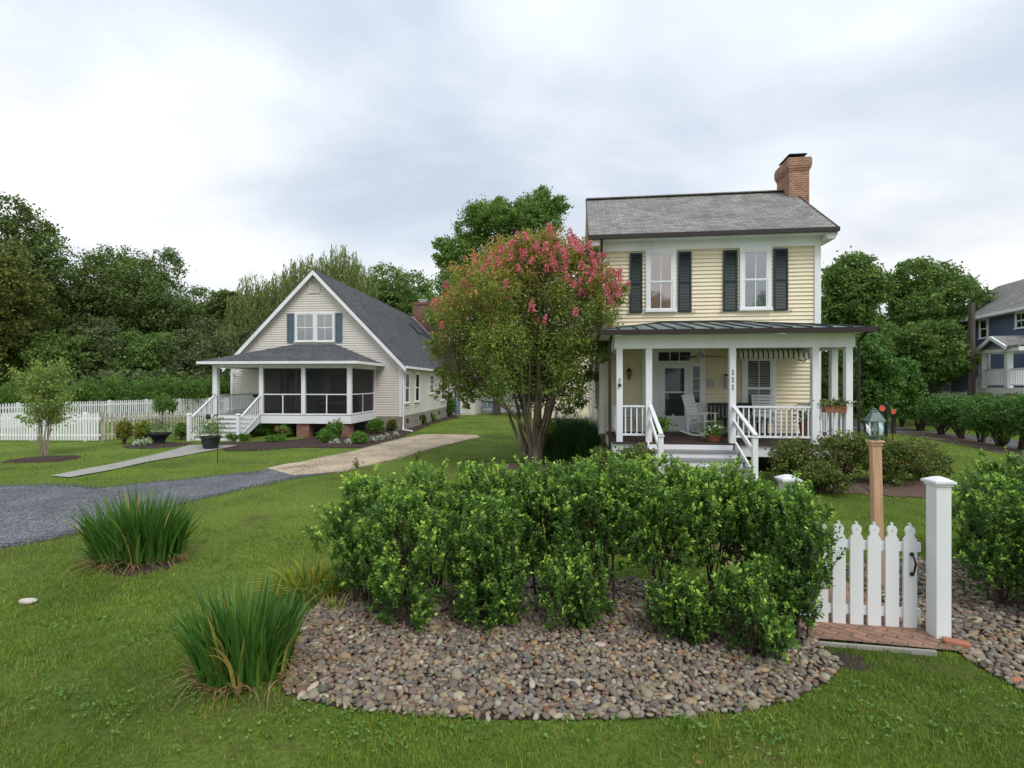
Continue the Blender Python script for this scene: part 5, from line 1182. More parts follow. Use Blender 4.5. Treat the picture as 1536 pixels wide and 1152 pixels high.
g.build('glass', M['glass_clear'], lno, fix=False)
for x in (-.025, .025): MB().tube([(x, 0, zb), (x, 0, zb+.05)], .008, 8).build('bulb_holder', M['black'], lno); MB().lathe([(0, zb+.05), (.012, zb+.052), (.012, zb+.08), (.004, zb+.10), (0, zb+.105)], (x, 0, 0), 8).build('bulb', M['white'], lno)

# shepherd hook
D = 16.0; sh = thing('shepherd_hook', 'thin black iron shepherd hook standing in the lawn before the beige house steps', 'garden hook', (X(326.5, D), D, 0))
zt = Z(592, D); MB().tube([(0, 0, 0), (0, 0, zt-.16), (-.02, 0, zt-.07), (-.08, 0, zt-.015), (-.14, 0, zt-.0), (-.19, 0, zt-.04), (-.2, 0, zt-.08)], .011, 8).build('hook', M['black'], sh)
hb = thing('hanging_feeder', 'small dark bird feeder hanging beside the shepherd hook', 'bird feeder', (X(312, 16.3), 16.3, 0)); zc = Z(625, 16.3)
MB().lathe([(0, -.1), (.05, -.09), (.07, -.03), (.06, .03), (.03, .07), (0, .09)], (0, 0, zc), 12).build('feeder_body', M['pot'], hb, smooth=True); MB().tube([(0, 0, zc+.08), (.0, 0, zt-.12), (.05, -.2, zt-.05)], .004, 5).build('chain', M['black'], hb)

# ================================================================== PLANTERS
bell = [(.20, 0), (.24, .03), (.26, .12), (.29, .28), (.36, .42), (.40, .45), (.40, .49), (.37, .49), (.34, .45)]
x, y = G(316, 674); plant_pot('flower_planter', 'black tapered planter of mixed flowers at the foot of the beige house steps', (x, y, 0), .3, .49, 'pot', 'leafgen', 'yellowshrub', 1300, .46, .62, 11, None, 40, .07, [(.24, 0), (.25, .04), (.33, .40), (.37, .42), (.38, .49), (.35, .49), (.33, .45)], cat='planter')
x, y = G(239, 667); 
pp = plant_pot('flower_planter', 'black arched foot planter standing in the small mulch bed', (x, y, .04), .3, .49, 'pot', 'leafgen', 'mauve', 900, .50, .48, 12, None, 30, .07, [(.20, .0), (.21, .12), (.32, .30), (.44, .36), (.46, .44), (.43, .44), (.40, .40)], cat='planter')

# ================================================================== GARDEN PLANTS
def bush(name, label, x, y, rx, ry, h, m, n=3000, L=.05, seed=1, cat='shrub', z0=0., stems=8, fl=None, nf=0, group=None, stem_m='stem', nl=7, W=.55, fs=.035, flz=.6, per=14, shell=.35):
    rg = rng_(seed); o = thing(name, label, cat, (x, y, float(H(x, y))), 0, group)
    lob = []
    for i in range(nl):
        a = rg.uniform(0, 6.28); r = rg.uniform(.0, .62); q = rg.uniform(.42, .58)
        rz = h*q*.62
        zc = z0+rz*.85+(h-z0-rz*1.85)*rg.uniform(0, 1)**.6*(1-r*.35)
        lob.append((math.cos(a)*rx*r, math.sin(a)*ry*r, zc, min(rx, ry)*q, rz))
    P, ti, cc = clumps(rg, lob, n//per, per, .26, shell); ok = P[:, 2] > .02; P = P[ok]; ti = ti[ok]
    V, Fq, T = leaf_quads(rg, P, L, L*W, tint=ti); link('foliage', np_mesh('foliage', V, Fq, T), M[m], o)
    mb = MB()
    for i in range(stems): l = lob[i % nl]; branch(mb, rg, (rg.normal()*.05*rx, rg.normal()*.05*ry, -.03), (l[0]+rg.normal()*l[3]*.4, l[1]+rg.normal()*l[3]*.4, l[2]+l[4]*.4), .012+.01*h, .004, 4, .05)
    mb.build('stem', M[stem_m], o, fix=False)
    if fl:
        c = cc[rg.permutation(len(cc))[:nf]]; c = c[c[:, 2] > h*flz*.6]; c = c+unit(c-np.array([0, 0, h*.4]))*.06
        P = np.repeat(c, 26, 0)+rg.normal(size=(len(c)*26, 3))*fs; V, Fq, T = leaf_quads(rg, P, fs, fs*.8); link('flowers', np_mesh('flowers', V, Fq, T), M[fl], o)
    return o
def clump(name, label, x, y, rx, ry, h, n, wd, m, seed, lean=.45, cat='plant', droop=.5, brown=.05, seg=6):
    rg = rng_(seed); o = thing(name, label, cat, (x, y, float(H(x, y))))
    a = rg.uniform(0, 6.283, n); r = np.sqrt(rg.uniform(0, 1, n)); P = np.stack([np.cos(a)*r*rx, np.sin(a)*r*ry, np.zeros(n)-.01], 1)
    dirs = a+rg.normal(0, .5, n); ln_ = np.abs(rg.normal(0, .12, n))+lean*r*rg.uniform(.4, 1.15, n)
    hts = h*rg.uniform(.55, 1.03, n)*(1-.12*r); ti = np.clip(rg.normal(.42, .2, n), 0, .93); ti[rg.uniform(size=n) < brown] = 1
    low = rg.uniform(size=n) < .05; hts[low] *= .55; ln_[low] = rg.uniform(.8, 1.3, low.sum())
    V, Fq, T = blades(rg, P, hts, wd*rg.uniform(.7, 1.15, n), ln_, dirs, seg, droop, ti)
    if name == 'iris_clump':                             # dead thatch and broken leaves round the base
        k = 170; a = rg.uniform(0, 6.283, k); q = rg.uniform(.75, 1.1, k); PT = np.stack([np.cos(a)*q*rx, np.sin(a)*q*ry, np.zeros(k)], 1)
        Vt, Ft, Tt = blades(rg, PT, h*rg.uniform(.10, .34, k), wd*.55, rg.uniform(.6, 1.8, k), a+rg.normal(0, .8, k), 4, .7, rg.uniform(.82, 1, k))
        link('thatch', np_mesh('thatch', Vt, Ft, Tt), M['daylily_dry'], o)
    link('blades', np_mesh('blades', V, Fq, T), M[m], o); return o
x, y = G(207, 842); clump('iris_clump', 'large clump of upright iris leaves in the lawn beside the gravel drive', x, y, .58, .34, 1.22, 850, .030, 'iris', 21, .36)
x, y = G(366, 1015); clump('iris_clump', 'iris clump with sword leaves at the left tip of the stone bed', x, y, .36, .25, .99, 500, .028, 'iris', 22, .36)
x, y = G(462, 893); clump('daylily_clump', 'yellowing daylily leaves flopping at the left end of the hedge', x, y, .40, .26, .60, 330, .024, 'daylily', 23, 1.15, droop=.6, brown=.06)
x, y = G(560, 905); clump('daylily_clump', 'small tuft of thin pale leaves at the edge of the stones left of the hedge', x-.35, y-.25, .08, .06, .32, 40, .01, 'daylily', 24, .9)
for i, (px, D, s_) in enumerate(((842, 16.6, 1.2), (872, 17.6, 1.3), (846, 19.5, 1.25), (886, 16.2, 1.0))):
    clump('ornamental_grass', ['dark green ornamental grass mound nearest the crape myrtle', 'tall dark grass mound against the left wall of the yellow house', 'grass mound furthest back between the myrtle and the yellow house', 'dark grass mound at the front left corner of the yellow house'][i], X(px, D), D, .6, .6, 1.25*s_, 1500, .02, 'liriope', 30+i, .55, brown=.01, seg=5)['group'] = 'ornamental grasses beside the yellow house'
# shrubs before the yellow house
for i, (px, D, rx, h, lab) in enumerate(((905, 11.6, .58, .84, 'low reddish green azalea left of the porch steps, outer one'), (955, 11.4, .58, .88, 'azalea tucked against the left newel of the porch steps'),
        (1200, 11.2, .62, 1.02, 'azalea right beside the porch steps'), (1262, 11.0, .8, 1.15, 'tallest azalea in front of the right porch railing'), (1332, 10.9, .85, 1.12, 'broad azalea right of the cedar lamp post, below the porch corner'), (1385, 11.2, .6, .85, 'smallest azalea at the right end of the row by the porch'), (1232, 10.2, .5, .6, 'low front azalea at the edge of the tan mulch'))):
    b_ = bush('azalea_bush', lab, X(px, D), D, rx*1.15, rx, h*1.1, 'azalea', 7500, .06, 50+i, nl=10, group='azaleas along the front porch', stems=12)
# beige house bed
gb = [(360, 662, .9, .35, .30, 'leafgen', None, 'low spreading green plant beside the beige house steps'), (420, 664, .9, .35, .28, 'leafgen', None, 'low spreading green plant under the pink hydrangeas'),
      (375, 655, .4, .35, .7, 'leafgen', None, 'leafy plant nearest the beige house stair rail'), (405, 655, .5, .4, .75, 'leafgen', 'pinkflower', 'green hydrangea with pink flower heads below the porch'), (428, 657, .45, .4, .6, 'leafgen', 'pinkflower', 'second hydrangea with coral pink heads left of the brick pier'),
      (440, 650, .4, .35, .85, 'leafgen', None, 'taller green plant standing just left of the brick pier'), (486, 665, .38, .35, .55, 'leafgen', None, 'bright green plant between the two brick piers'), (505, 660, .5, .4, .85, 'leafgen', 'whiteflower', 'white flowering bush in front of the right brick pier'),
      (538, 667, .40, .35, .5, 'leafgen', None, 'bright green plant right of the corner brick pier'), (568, 652, .5, .4, .75, 'leafgen', None, 'fern like plant before the beige house block foundation'), (589, 648, .3, .3, .6, 'azalea', None, 'small shrub beside the beige house downspout'),
      (634, 638, .3, .3, .6, 'azalea', None, 'first small shrub along the side wall of the beige house'), (648, 633, .3, .3, .5, 'leafgen', None, 'second small shrub along the side wall of the beige house'), (673, 626, .7, .6, 1.5, 'hedge_far', None, 'dark rounded shrub at the far corner of the beige house side wall'),
      (272, 661, .4, .35, .75, 'leafgen', 'pinkflower', 'pink flowering bush left of the beige house stair newel'), (217, 670, .3, .25, .2, 'leafgen', 'whiteflower', 'little cluster of pale flowers at the edge of the planter mulch')]
for i, (px, py, rx, ry, h, m_, fl, lab) in enumerate(gb):
    x, y = G(px, py); bush('garden_plant', lab, x, y, rx*1.2, ry*1.1, h*1.18, m_, 2800 if h < 1 else 6000, .085, 80+i, 'plant', fl=fl, nf=14 if fl else 0, fs=.05)
for i, (px, py, lab) in enumerate(((503, 667, 'white impatiens at the front edge of the mulch, furthest left'), (521, 668, 'white impatiens just before the corner pier'), (558, 664, 'white impatiens right of the corner pier'), (569, 661, 'white impatiens in the middle of the right side of the bed'), (581, 659, 'white impatiens nearest the gravel edge'), (594, 655, 'white impatiens below the downspout'))):
    x, y = G(px, py); bush('impatiens', lab, x, y, .2, .18, .2, 'leafgen', 220, .05, 110+i, 'flower', fl='whiteflower', nf=12, fs=.03, group='white impatiens along the bed', flz=.3)
for i, (px, py, h, lab) in enumerate(((187, 667, 1.2, 'yellow green shrub before the weathered fence, left one'), (217, 666, 1.05, 'yellow green shrub before the weathered fence, right one'))):
    x, y = G(px, py); bush('yellow_shrub', lab, x, y, .42, .4, h, 'yellowshrub', 2600, .08, 120+i, group='yellow green shrubs before the fence')
x, y = G(618, 697); 
for px, py, s_ in ((535, 703, .3), (625, 690, .25)): x, y = G(px, py); bush('weed', 'spindly weed growing at the gravel edge, '+('nearer' if px < 600 else 'farther')+' one', x, y, .28, .2, .32, 'birchleaf', 180, .05, 130+px, 'plant')
# far hedge at right
for i in range(8):
    f = i/7.6; px = 1352+f*230; py = 641+f*46; x, y = G(px, py); D = y
    b_ = bush('hedge_shrub', ['hedge shrub at the far left end of the right hedge', 'second shrub of the right hedge counted from the lamp post side', 'third shrub of the right hedge counted from the lamp post side', 'fourth shrub of the right hedge, with a dark forked trunk', 'fifth shrub of the right hedge counted from the lamp post side', 'sixth shrub of the right hedge, full down to the mulch', 'seventh shrub of the right hedge, near the right picture edge', 'last shrub of the right hedge at the picture edge'][i], x, y, 1.55, 1.15, Z(591+i*1.0, D), 'hedge_far', 15000, .085, 140+i, z0=.55 if i != 5 else .15, group='clipped hedge along the right lawn', nl=11, stems=14)
# sapling
x, y = G(67, 686); rg = rng_(200); o = thing('sapling', 'young multi stemmed birch sapling with pale leaves in a round mulch ring', 'tree', (x, y, .03)); mb = MB(); tips = []
for i in range(5):
    a = i*1.3+.4; b = (math.cos(a)*.35, math.sin(a)*.3, 2.2+.5*rg.uniform()); pts = branch(mb, rg, (math.cos(a)*.07, math.sin(a)*.06, -.02), b, .03, .008, 6, .03)
    for k in range(16):
        p = pts[2+k % 4]; q = p+np.array([rg.normal()*.42, rg.normal()*.38, rg.uniform(.15, .75)]); branch(mb, rg, p, q, .009, .003, 4, .04, 3); tips += [p*(1-t)+q*t for t in (.5, .75, 1)]
tips.append(np.array([.05, 0, 3.0])); tips.append(np.array([.0, 0, 2.8]))
tips = np.array(tips); tips = tips[tips[:, 2] > .85]; P = np.repeat(tips, 26, 0)+rg.normal(size=(len(tips)*26, 3))*.10; V, Fq, T = leaf_quads(rg, P, .08, .055)
link('crown', np_mesh('crown', V, Fq, T), M['birchleaf'], o); mb.build('trunk', M['birch'], o, fix=False)

# ================================================================== FOREGROUND HEDGE
def privet(label, x, y, rx, ry, ztop, seed, zlow=.25, shoots=620, dense=1., pink=0, name='privet_shrub', bare=.35, tips=1.):
    rg = rng_(seed); o = thing(name, label, 'shrub', (x, y, float(H(x, y))), 0, 'privet shrubs of the front hedge')
    n = int(shoots*dense)
    # shoot origins: shell of an uneven ellipsoid, thin in its lower middle
    c = unit(rg.normal(size=(n*3, 3))); rr = rg.uniform(.1, 1, (n*3, 1))**.5*(1+.13*np.abs(rg.normal(size=(n*3, 1))))
    hz = (ztop-zlow)/2; P = np.sign(c)*np.abs(c)**.8*rr*np.array([rx*1.12, ry*1.08, hz])+np.array([0, 0, zlow+hz])
    wob = .85+.22*np.sin(3*np.arctan2(P[:, 1], P[:, 0])+seed)+.12*np.sin(5*P[:, 2]+seed*2); P[:, :2] *= wob[:, None]
    zz = (P[:, 2]-zlow)/(ztop-zlow); keep = rg.uniform(size=n*3) < np.clip(bare+(1-bare)*np.clip((zz-.25)/.35, 0, 1), 0, 1)
    # clumpy thinning so light shows through
    hole = np.sin(P[:, 0]*9+seed)*np.sin(P[:, 2]*8+seed*1.7)+np.sin(P[:, 1]*10+seed*.6)*.6; keep &= hole > (-.15 if x < -.7 else -.5)
    P = P[keep][:n]; n = len(P)
    d = unit(unit(P-np.array([0, 0, zlow+hz*.3]))*.8+rg.normal(size=(n, 3))*.45+np.array([0, 0, .75])); Ls = rg.uniform(.09, .24, n); lg = rg.uniform(size=n) < .07; Ls[lg] *= 1.6; d[lg] = unit(d[lg]+np.array([0, 0, .8]))
    S0 = P-d*Ls[:, None]*.5
    k = 11; t = (np.arange(k)+.6)/k
    Q = S0[:, None, :]+d[:, None, :]*(Ls[:, None]*t[None, :])[:, :, None]
    side = unit(np.cross(d, rg.normal(size=(n, 3)))); up2 = np.cross(d, side)
    Vs, Fs, Ts = [], [], []; off = 0
    Lf = np.repeat(rg.uniform(.6, 1.3, n), k)[:, None]
    for sg in (1, -1):
        ang = (np.arange(k)%2)*np.pi/2+rg.normal(size=(n, k))*.5
        ax = (side[:, None, :]*np.cos(ang)[:, :, None]+up2[:, None, :]*np.sin(ang)[:, :, None])*sg+d[:, None, :]*.75
        PP = Q.reshape(-1, 3); ax = ax.reshape(-1, 3)
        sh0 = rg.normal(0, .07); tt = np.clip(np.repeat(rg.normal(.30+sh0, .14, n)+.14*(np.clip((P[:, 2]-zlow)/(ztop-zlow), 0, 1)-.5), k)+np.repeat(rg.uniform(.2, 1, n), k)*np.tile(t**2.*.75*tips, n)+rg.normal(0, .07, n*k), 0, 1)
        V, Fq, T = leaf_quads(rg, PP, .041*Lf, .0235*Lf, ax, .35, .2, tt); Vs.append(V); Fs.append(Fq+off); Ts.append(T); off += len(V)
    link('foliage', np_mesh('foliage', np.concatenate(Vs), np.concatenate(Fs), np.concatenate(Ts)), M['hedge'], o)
    mb = MB(); ns = 9
    for i in range(ns):
        a = rg.uniform(0, 6.28); r = rg.uniform(.2, .75); b = (math.cos(a)*rx*r, math.sin(a)*ry*r, ztop*rg.uniform(.7, .93))
        pts = branch(mb, rg, (rg.normal()*.05, rg.normal()*.04, -.03), b, rg.uniform(.009, .017), .004, 5, .05, 6)
        for j in range(9):
            p = pts[2+j % 5]; q = P[rg.integers(n)]
            if np.linalg.norm(q-p) < .5: branch(mb, rg, p, q, .004, .002, 3, .05, 3)
    # twigs
    for i in rg.permutation(n)[:n//3]: mb.tube([S0[i]-d[i]*.08, S0[i]+d[i]*Ls[i]*.9], [.0024, .0012], 3, cap=False)
    mb.build('stem', M['stem'], o, fix=False)
    if pink:
        c = P[rg.permutation(n)[:pink]]; PP = np.repeat(c, 60, 0)+rg.normal(size=(len(c)*60, 3))*np.array([.028, .028, .014]); V, Fq, T = leaf_quads(rg, PP, .014, .011); link('flowers', np_mesh('flowers', V, Fq, T), M['mauve'], o)
    return o
PV = [ # base px, base py, half width m, half depth, top py, zlow, shoots, bare, label
 (545, 905, .42, .38, 708, .10, 520, .55, 'leftmost hedge shrub with open wispy branches'),
 (610, 940, .40, .35, 735, .06, 520, .7, 'low hedge shrub at the left front of the stone bed'),
 (650, 895, .48, .40, 700, .30, 620, .4, 'hedge shrub with faded mauve flower heads'),
 (730, 935, .42, .36, 745, .05, 900, 1., 'dense dark hedge shrub with leaves down to the stones'),
 (735, 890, .46, .40, 698, .35, 620, .4, 'taller hedge shrub behind the dense dark one'),
 (815, 900, .46, .40, 696, .35, 620, .35, 'hedge shrub in line below the crape myrtle trunk'),
 (860, 940, .28, .26, 825, .03, 260, .9, 'small low hedge shrub before the gap in the stems'),
 (905, 925, .52, .42, 692, .50, 760, .2, 'hedge shrub on a bare leaning trunk'),
 (985, 915, .52, .44, 694, .46, 800, .25, 'flat topped hedge shrub in front of the porch steps'),
 (1070, 915, .48, .44, 694, .50, 800, .15, 'hedge shrub in front of the brick walk'),
 (1025, 960, .30, .28, 860, .03, 260, .9, 'low leafy hedge shrub under the bare stems'),
 (1135, 985, .28, .26, 845, .03, 420, .8, 'bushy hedge shrub furthest forward onto the stones'),
 (1150, 930, .42, .38, 722, .40, 760, .35, 'hedge shrub beside the hidden gate post'),
 (1192, 960, .27, .30, 735, .22, 520, .6, 'rightmost hedge shrub spilling over the picket gate'),
]
for i, (px, py, rx, ry, ty, zl, sh_, bare, lab) in enumerate(PV):
    x, y = G(px, py); privet(lab, x, y, rx, ry, Z(ty, y)-.06, 300+i*7, zl, sh_, 1.15 if px < 800 else 1.3, 5 if 'mauve' in lab else 0, bare=bare)
# shrubs right of the gate
for i, (x, y, rx, ry, zt, zl, lab) in enumerate(((5.50, 5.75, .48, .45, 1.42, .25, 'privet shrub pressed against the right side of the tall gate post'), (5.98, 5.35, .5, .5, 1.38, .05, 'privet shrub at the right picture edge over the second stone bed'), (6.75, 6.7, .6, .5, 1.5, .3, 'privet shrub behind the two at the right edge'), (6.9, 5.7, .6, .5, 1.45, .1, 'privet shrub just beyond the right picture edge'))):
    privet(lab, x, y, rx, ry, zt, 500+i, zl, 900, 1.2, bare=.8)
# ================================================================== CRAPE MYRTLE
def myrtle():
    D0 = 15.6; x0, y0 = X(801, D0), D0; rg = rng_(900)
    o = thing('crape_myrtle', 'multi stemmed crape myrtle with pink blossoms between the two houses', 'tree', (x0, y0, float(H(x0, y0))))
    zb = float(H(x0, y0))
    L = [(712, 425, 42), (755, 400, 44), (800, 392, 46), (835, 385, 40), (872, 398, 40), (902, 425, 34), (925, 438, 20), (662, 482, 26), (690, 470, 40), (655, 520, 20), (690, 520, 42), (740, 455, 60), (800, 445, 60), (858, 450, 52), (895, 470, 36), (745, 520, 55), (800, 515, 60), (855, 520, 50), (895, 520, 26), (670, 560, 24), (705, 570, 34), (750, 575, 38), (800, 575, 45), (850, 575, 36), (890, 560, 20), (700, 600, 16), (850, 620, 20), (825, 640, 14), (665, 590, 14), (870, 600, 18), (785, 368, 24), (822, 362, 18), (910, 505, 14)]
    lob = []
    for i, (px, py, r) in enumerate(L):
        for rep in range(2 if r > 30 else 1):
            D = D0+rg.uniform(-1, 1)*(1.9 if r > 30 else 1.2)*(1 if rep == 0 else -1); lob.append(((px-768)/F*D-x0, D-y0, Z(py, D)-zb, r/F*D*.95))
    P, ti, cc = clumps(rg, lob, 4300, 26, .26, .2, .8)
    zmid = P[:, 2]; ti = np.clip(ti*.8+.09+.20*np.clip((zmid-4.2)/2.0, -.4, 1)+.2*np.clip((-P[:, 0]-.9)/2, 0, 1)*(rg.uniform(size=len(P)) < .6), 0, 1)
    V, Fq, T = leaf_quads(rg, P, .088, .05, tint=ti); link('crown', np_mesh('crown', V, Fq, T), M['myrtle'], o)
    mb = MB(); tips = []
    for i in range(13):
        a = i/13*6.283+rg.normal()*.15; b = np.array([math.cos(a)*rg.uniform(.5, 1.7), math.sin(a)*rg.uniform(.4, 1.4), rg.uniform(3.0, 4.0)])
        pts = branch(mb, rg, (math.cos(a)*.15, math.sin(a)*.13, -.05), b, rg.uniform(.045, .07), .022, 8, .03, 8); tips += pts[3:]
    pts = branch(mb, rg, (.1, -.05, -.05), (.15, 0, 3.6), .17, .06, 9, .02, 8); tips += pts[3:]
    for a0, b0 in (((.0, -.1, .9), (-2.3, -.3, 2.9)), ((-.1, 0, .8), (-1.7, -.7, 2.7))): tips += branch(mb, rg, a0, b0, .05, .018, 6, .03, 7)[4:]
    tips = np.array(tips)
    for l in lob:
        q = np.array(l[:3]); c = tips[tips[:, 2] < q[2]+.3]
        if len(c) == 0: c = tips
        for rep in range(4):
            e = q+rg.normal(size=3)*l[3]*.45; d = np.linalg.norm(c-e, axis=1); p = c[np.argsort(d)[rg.integers(0, 5)]]; branch(mb, rg, p, e, .022, .005, 5, .05, 5)
            for r2 in range(2): branch(mb, rg, p*.4+e*.6, e+rg.normal(size=3)*l[3]*.5+np.array([0, 0, .2]), .008, .003, 3, .05, 3)
    mb.build('trunk', M['bark_myrtle'], o, smooth=True, fix=False)
    # blossoms: cone shaped panicles at the branch ends
    B = [(715, 392), (725, 405), (735, 388), (748, 395), (752, 378), (762, 370), (775, 362), (780, 378), (790, 358), (783, 385), (800, 372), (810, 380), (815, 392), (824, 350), (832, 362), (830, 378), (842, 372), (850, 388), (858, 365), (866, 372), (868, 362), (874, 378), (880, 370), (828, 395), (835, 400), (845, 405), (872, 400), (878, 408), (890, 405), (905, 400), (915, 410), (925, 412), (922, 430), (935, 436), (940, 432), (928, 440), (912, 440), (915, 455), (918, 490), (910, 500), (905, 512), (722, 412), (740, 410), (757, 430), (780, 405), (765, 447), (798, 462), (815, 482), (808, 484), (862, 470), (870, 425), (852, 420), (860, 428), (655, 462), (662, 490), (700, 425), (708, 440), (885, 418), (900, 422), (930, 420), (768, 385), (795, 392), (740, 395), (818, 372), (700, 410), (888, 388), (895, 398), (725, 395), (848, 380), (905, 385), (820, 405)]
    Q = []
    for px, py in B:
        D = D0-rg.uniform(.3, 1.9); c = np.array([(px-768)/F*D-x0, D-y0, Z(py, D)-zb]); s = rg.uniform(.6, 1.15); k = int(95*s)
        h = rg.uniform(0, 1, k)**.7; r = (1-h*.75)*.14*s; a = rg.uniform(0, 6.28, k); tl = rg.normal(size=2)*.25
        Q.append(c+np.stack([np.cos(a)*r*rg.uniform(.4, 1, k)+h*tl[0]*.3*s, np.sin(a)*r+h*tl[1]*.3*s, (h-.4)*.30*s], 1))
    for i in range(60):
        l = lob[rg.integers(len(lob))]
        if l[2] < 4.3: continue
        d = unit(rg.normal(size=3)+np.array([0, .6, .9])); c = np.array(l[:3])+d*l[3]; k = 60; h = rg.uniform(0, 1, k)**.7; r = (1-h*.75)*.10; a = rg.uniform(0, 6.28, k); Q.append(c+np.stack([np.cos(a)*r, np.sin(a)*r, h*.28], 1))
    Q = np.concatenate(Q); V, Fq, T = leaf_quads(rg, Q, .052, .048); link('blossoms', np_mesh('blossoms', V, Fq, T), M['bloom'], o)
myrtle()

# ================================================================== BACKGROUND TREES
def bt_(label, px, topy, wpx, D, m, seed, z0=2., n=16, leaves=30000, L=.36, **kw):
    return tree(kw.pop('name', 'tree'), label, X(px, D), D, Z(topy, D), wpx/F*D, z0, n, leaves, L, m, seed, tr=kw.pop('tr', .3), **kw)
gL_ = 'trees along the left wood edge'
bt_('tall dark tree at the upper left edge with sky between its limbs', 0, 280, 205, 50, 'oak', 1001, 4, 30, 30000, .36, group=gL_, rf=.15, cr=.34)
bt_('yellowing tree at the left picture edge', -35, 345, 200, 42, 'autumn', 1002, 3, 16, 26000, .34, group=gL_)
t3 = bt_('broad dark domed tree right of the gap in the left wood', 212, 354, 205, 60, 'oak', 1003, 1, 30, 60000, .36, group=gL_, rf=.19, cr=.3)
bt_('small dark magnolia like tree against the sky left of the beige house', 344, 418, 80, 58, 'oak', 1004, 4, 12, 14000, .36, group=gL_)
bt_('dark tree filling between the domed tree and the yellowing one', 105, 440, 170, 58, 'under', 1005, 2, 16, 30000, .4, group=gL_)
bt_('dark tree right of the domed tree, behind the willow', 300, 455, 120, 62, 'oak', 1006, 2, 14, 24000, .4, group=gL_)
und = bt_('dull green understory tree at the left picture edge', 10, 480, 160, 47, 'mid', 1007, .5, 14, 24000, .3, group='understory trees behind the scrub')
for px, D, s_, r_, lab in ((95, 46, .92, 1, 'second understory tree from the left, behind the sapling'), (235, 49, .95, 2.2, 'understory tree behind the two yellow shrubs')):
    dup(und, X(px, D), D, r_, s_, lab)
un2 = bt_('grey green understory tree left of the beige house', 165, 478, 150, 49, 'under', 1008, .5, 14, 24000, .3, group='understory trees behind the scrub')
dup(un2, X(310, 50), 50, 2, 1.0, 'grey green understory tree nearest the beige house'); dup(un2, X(370, 47), 47, 4, .9, 'understory tree seen through the open porch')
bt_('weeping willow rising behind the beige house roof', 497, 360, 160, 52, 'willow', 1009, 7, 14, 52000, .42, weep=6.5, per=24, group='willows behind the beige house', tr=.35)
bt_('thinner willow left of the beige house gable', 405, 400, 120, 54, 'willow', 1010, 6, 11, 34000, .38, weep=6, per=24, group='willows behind the beige house')
bt_('feathery tree behind the left roof slope of the beige house', 340, 470, 90, 48, 'willow', 1011, 2, 10, 14000, .36, weep=4, per=24, group='willows behind the beige house')
bt_('round green tree above the beige house ridge', 592, 396, 150, 62, 'mid', 1012, 4, 14, 24000, .36)
bt_('green tree beside the red chimney of the beige house', 640, 420, 110, 60, 'locust', 1013, 3, 12, 15000, .34)
D = 42; x0 = X(745, D)
lobs = [((px-768)/F*D-x0, dy, Z(py, D), r/F*D) for px, py, r, dy in ((725, 325, 27, 0), (705, 340, 24, 1), (745, 335, 24, -1), (690, 385, 26, 0), (668, 385, 18, .5), (720, 375, 32, 1), (770, 345, 26, .5), (800, 318, 26, 0), (820, 305, 22, 1), (838, 310, 16, 0), (812, 290, 14, .3), (785, 330, 24, -1), (815, 340, 26, 0), (680, 430, 30, 0), (720, 430, 36, 1), (770, 390, 34, 0), (815, 370, 26, 0), (665, 365, 14, 0), (760, 440, 40, 0), (665, 470, 26, .5), (750, 310, 14, 0))]
tree('tree', 'tall airy green tree rising behind the crape myrtle', x0, D, 18, 12, 3, lobes=lobs, leaves=42000, L=.27, m='locust', seed=1014, tr=.3, cr=.28, rf=.2)
gR_ = 'maples beyond the yellow house'
bt_('maple directly right of the yellow house corner', 1275, 372, 150, 30, 'mid', 1015, 1.2, 18, 40000, .24, group=gR_, rf=.2)
bt_('broad maple right of centre behind the hedge', 1385, 384, 175, 37, 'mid', 1016, 1.5, 20, 44000, .27, group=gR_, rf=.19)
bt_('lower leafy maple limb mass before the navy house', 1388, 475, 130, 31, 'mid', 1017, 1.9, 14, 26000, .22, group=gR_)
bt_('small dark tree on the skyline beside the navy roof', 1476, 426, 45, 60, 'oak', 1018, 2, 9, 9000, .34)
bt_('dense leafy shrub tree beside the right end of the porch', 1300, 500, 95, 20, 'hedge_far', 1019, .3, 14, 20000, .14, group=gR_, tr=.1)
bt_('rounded bush tree beyond the porch corner', 1340, 540, 80, 24, 'hedge_far', 1020, .8, 10, 14000, .15, group=gR_, tr=.1)
# trees on the far side of the road behind the viewer; they mirror in the window panes
for px, yy, s_, r_, lab in ((-14, -42, .84, .5, 'tree across the road behind the viewer, left one'), (4, -46, .88, 2.1, 'tree across the road behind the viewer, middle one'), (22, -43, .82, 4.0, 'tree across the road behind the viewer, right one')):
    c = dup(t3, px, yy, r_, s_, lab); c['group'] = 'trees across the road'
# marsh scrub behind the fence
scr = None; rg = rng_(1100)
labs = ['first marsh shrub from the left behind the white fence', 'second marsh shrub from the left behind the fence', 'third marsh shrub behind the sapling crown', 'fourth marsh shrub behind the long fence', 'fifth marsh shrub behind the long fence', 'tall bright marsh shrub above the weathered fence', 'seventh marsh shrub behind the long fence', 'marsh shrub just left of the beige house porch', 'marsh shrub seen through the open porch', 'marsh shrub beside the left wall of the beige house']
for i, (px, D) in enumerate(((-40, 29), (15, 31), (75, 33), (125, 34), (170, 36), (228, 38), (275, 39), (318, 42), (350, 43), (390, 45))):
    top = (563, 566, 566, 560, 560, 552, 558, 554, 560, 560)[i]
    bush('marsh_shrub', labs[i], X(px, D), D, 1.9, 1.5, Z(top, D), 'scrub', 9000, .17, 1110+i, group='marsh shrubs behind the picket fence', nl=13, W=.3, shell=.2)
ro = bush('leaning_shrub', 'shrub with bare brown trunk growing through the weathered fence', X(243, 30), 30, 1.0, .8, 1.9, 'scrub', 3500, .14, 1130, z0=.7, W=.35, stems=12)
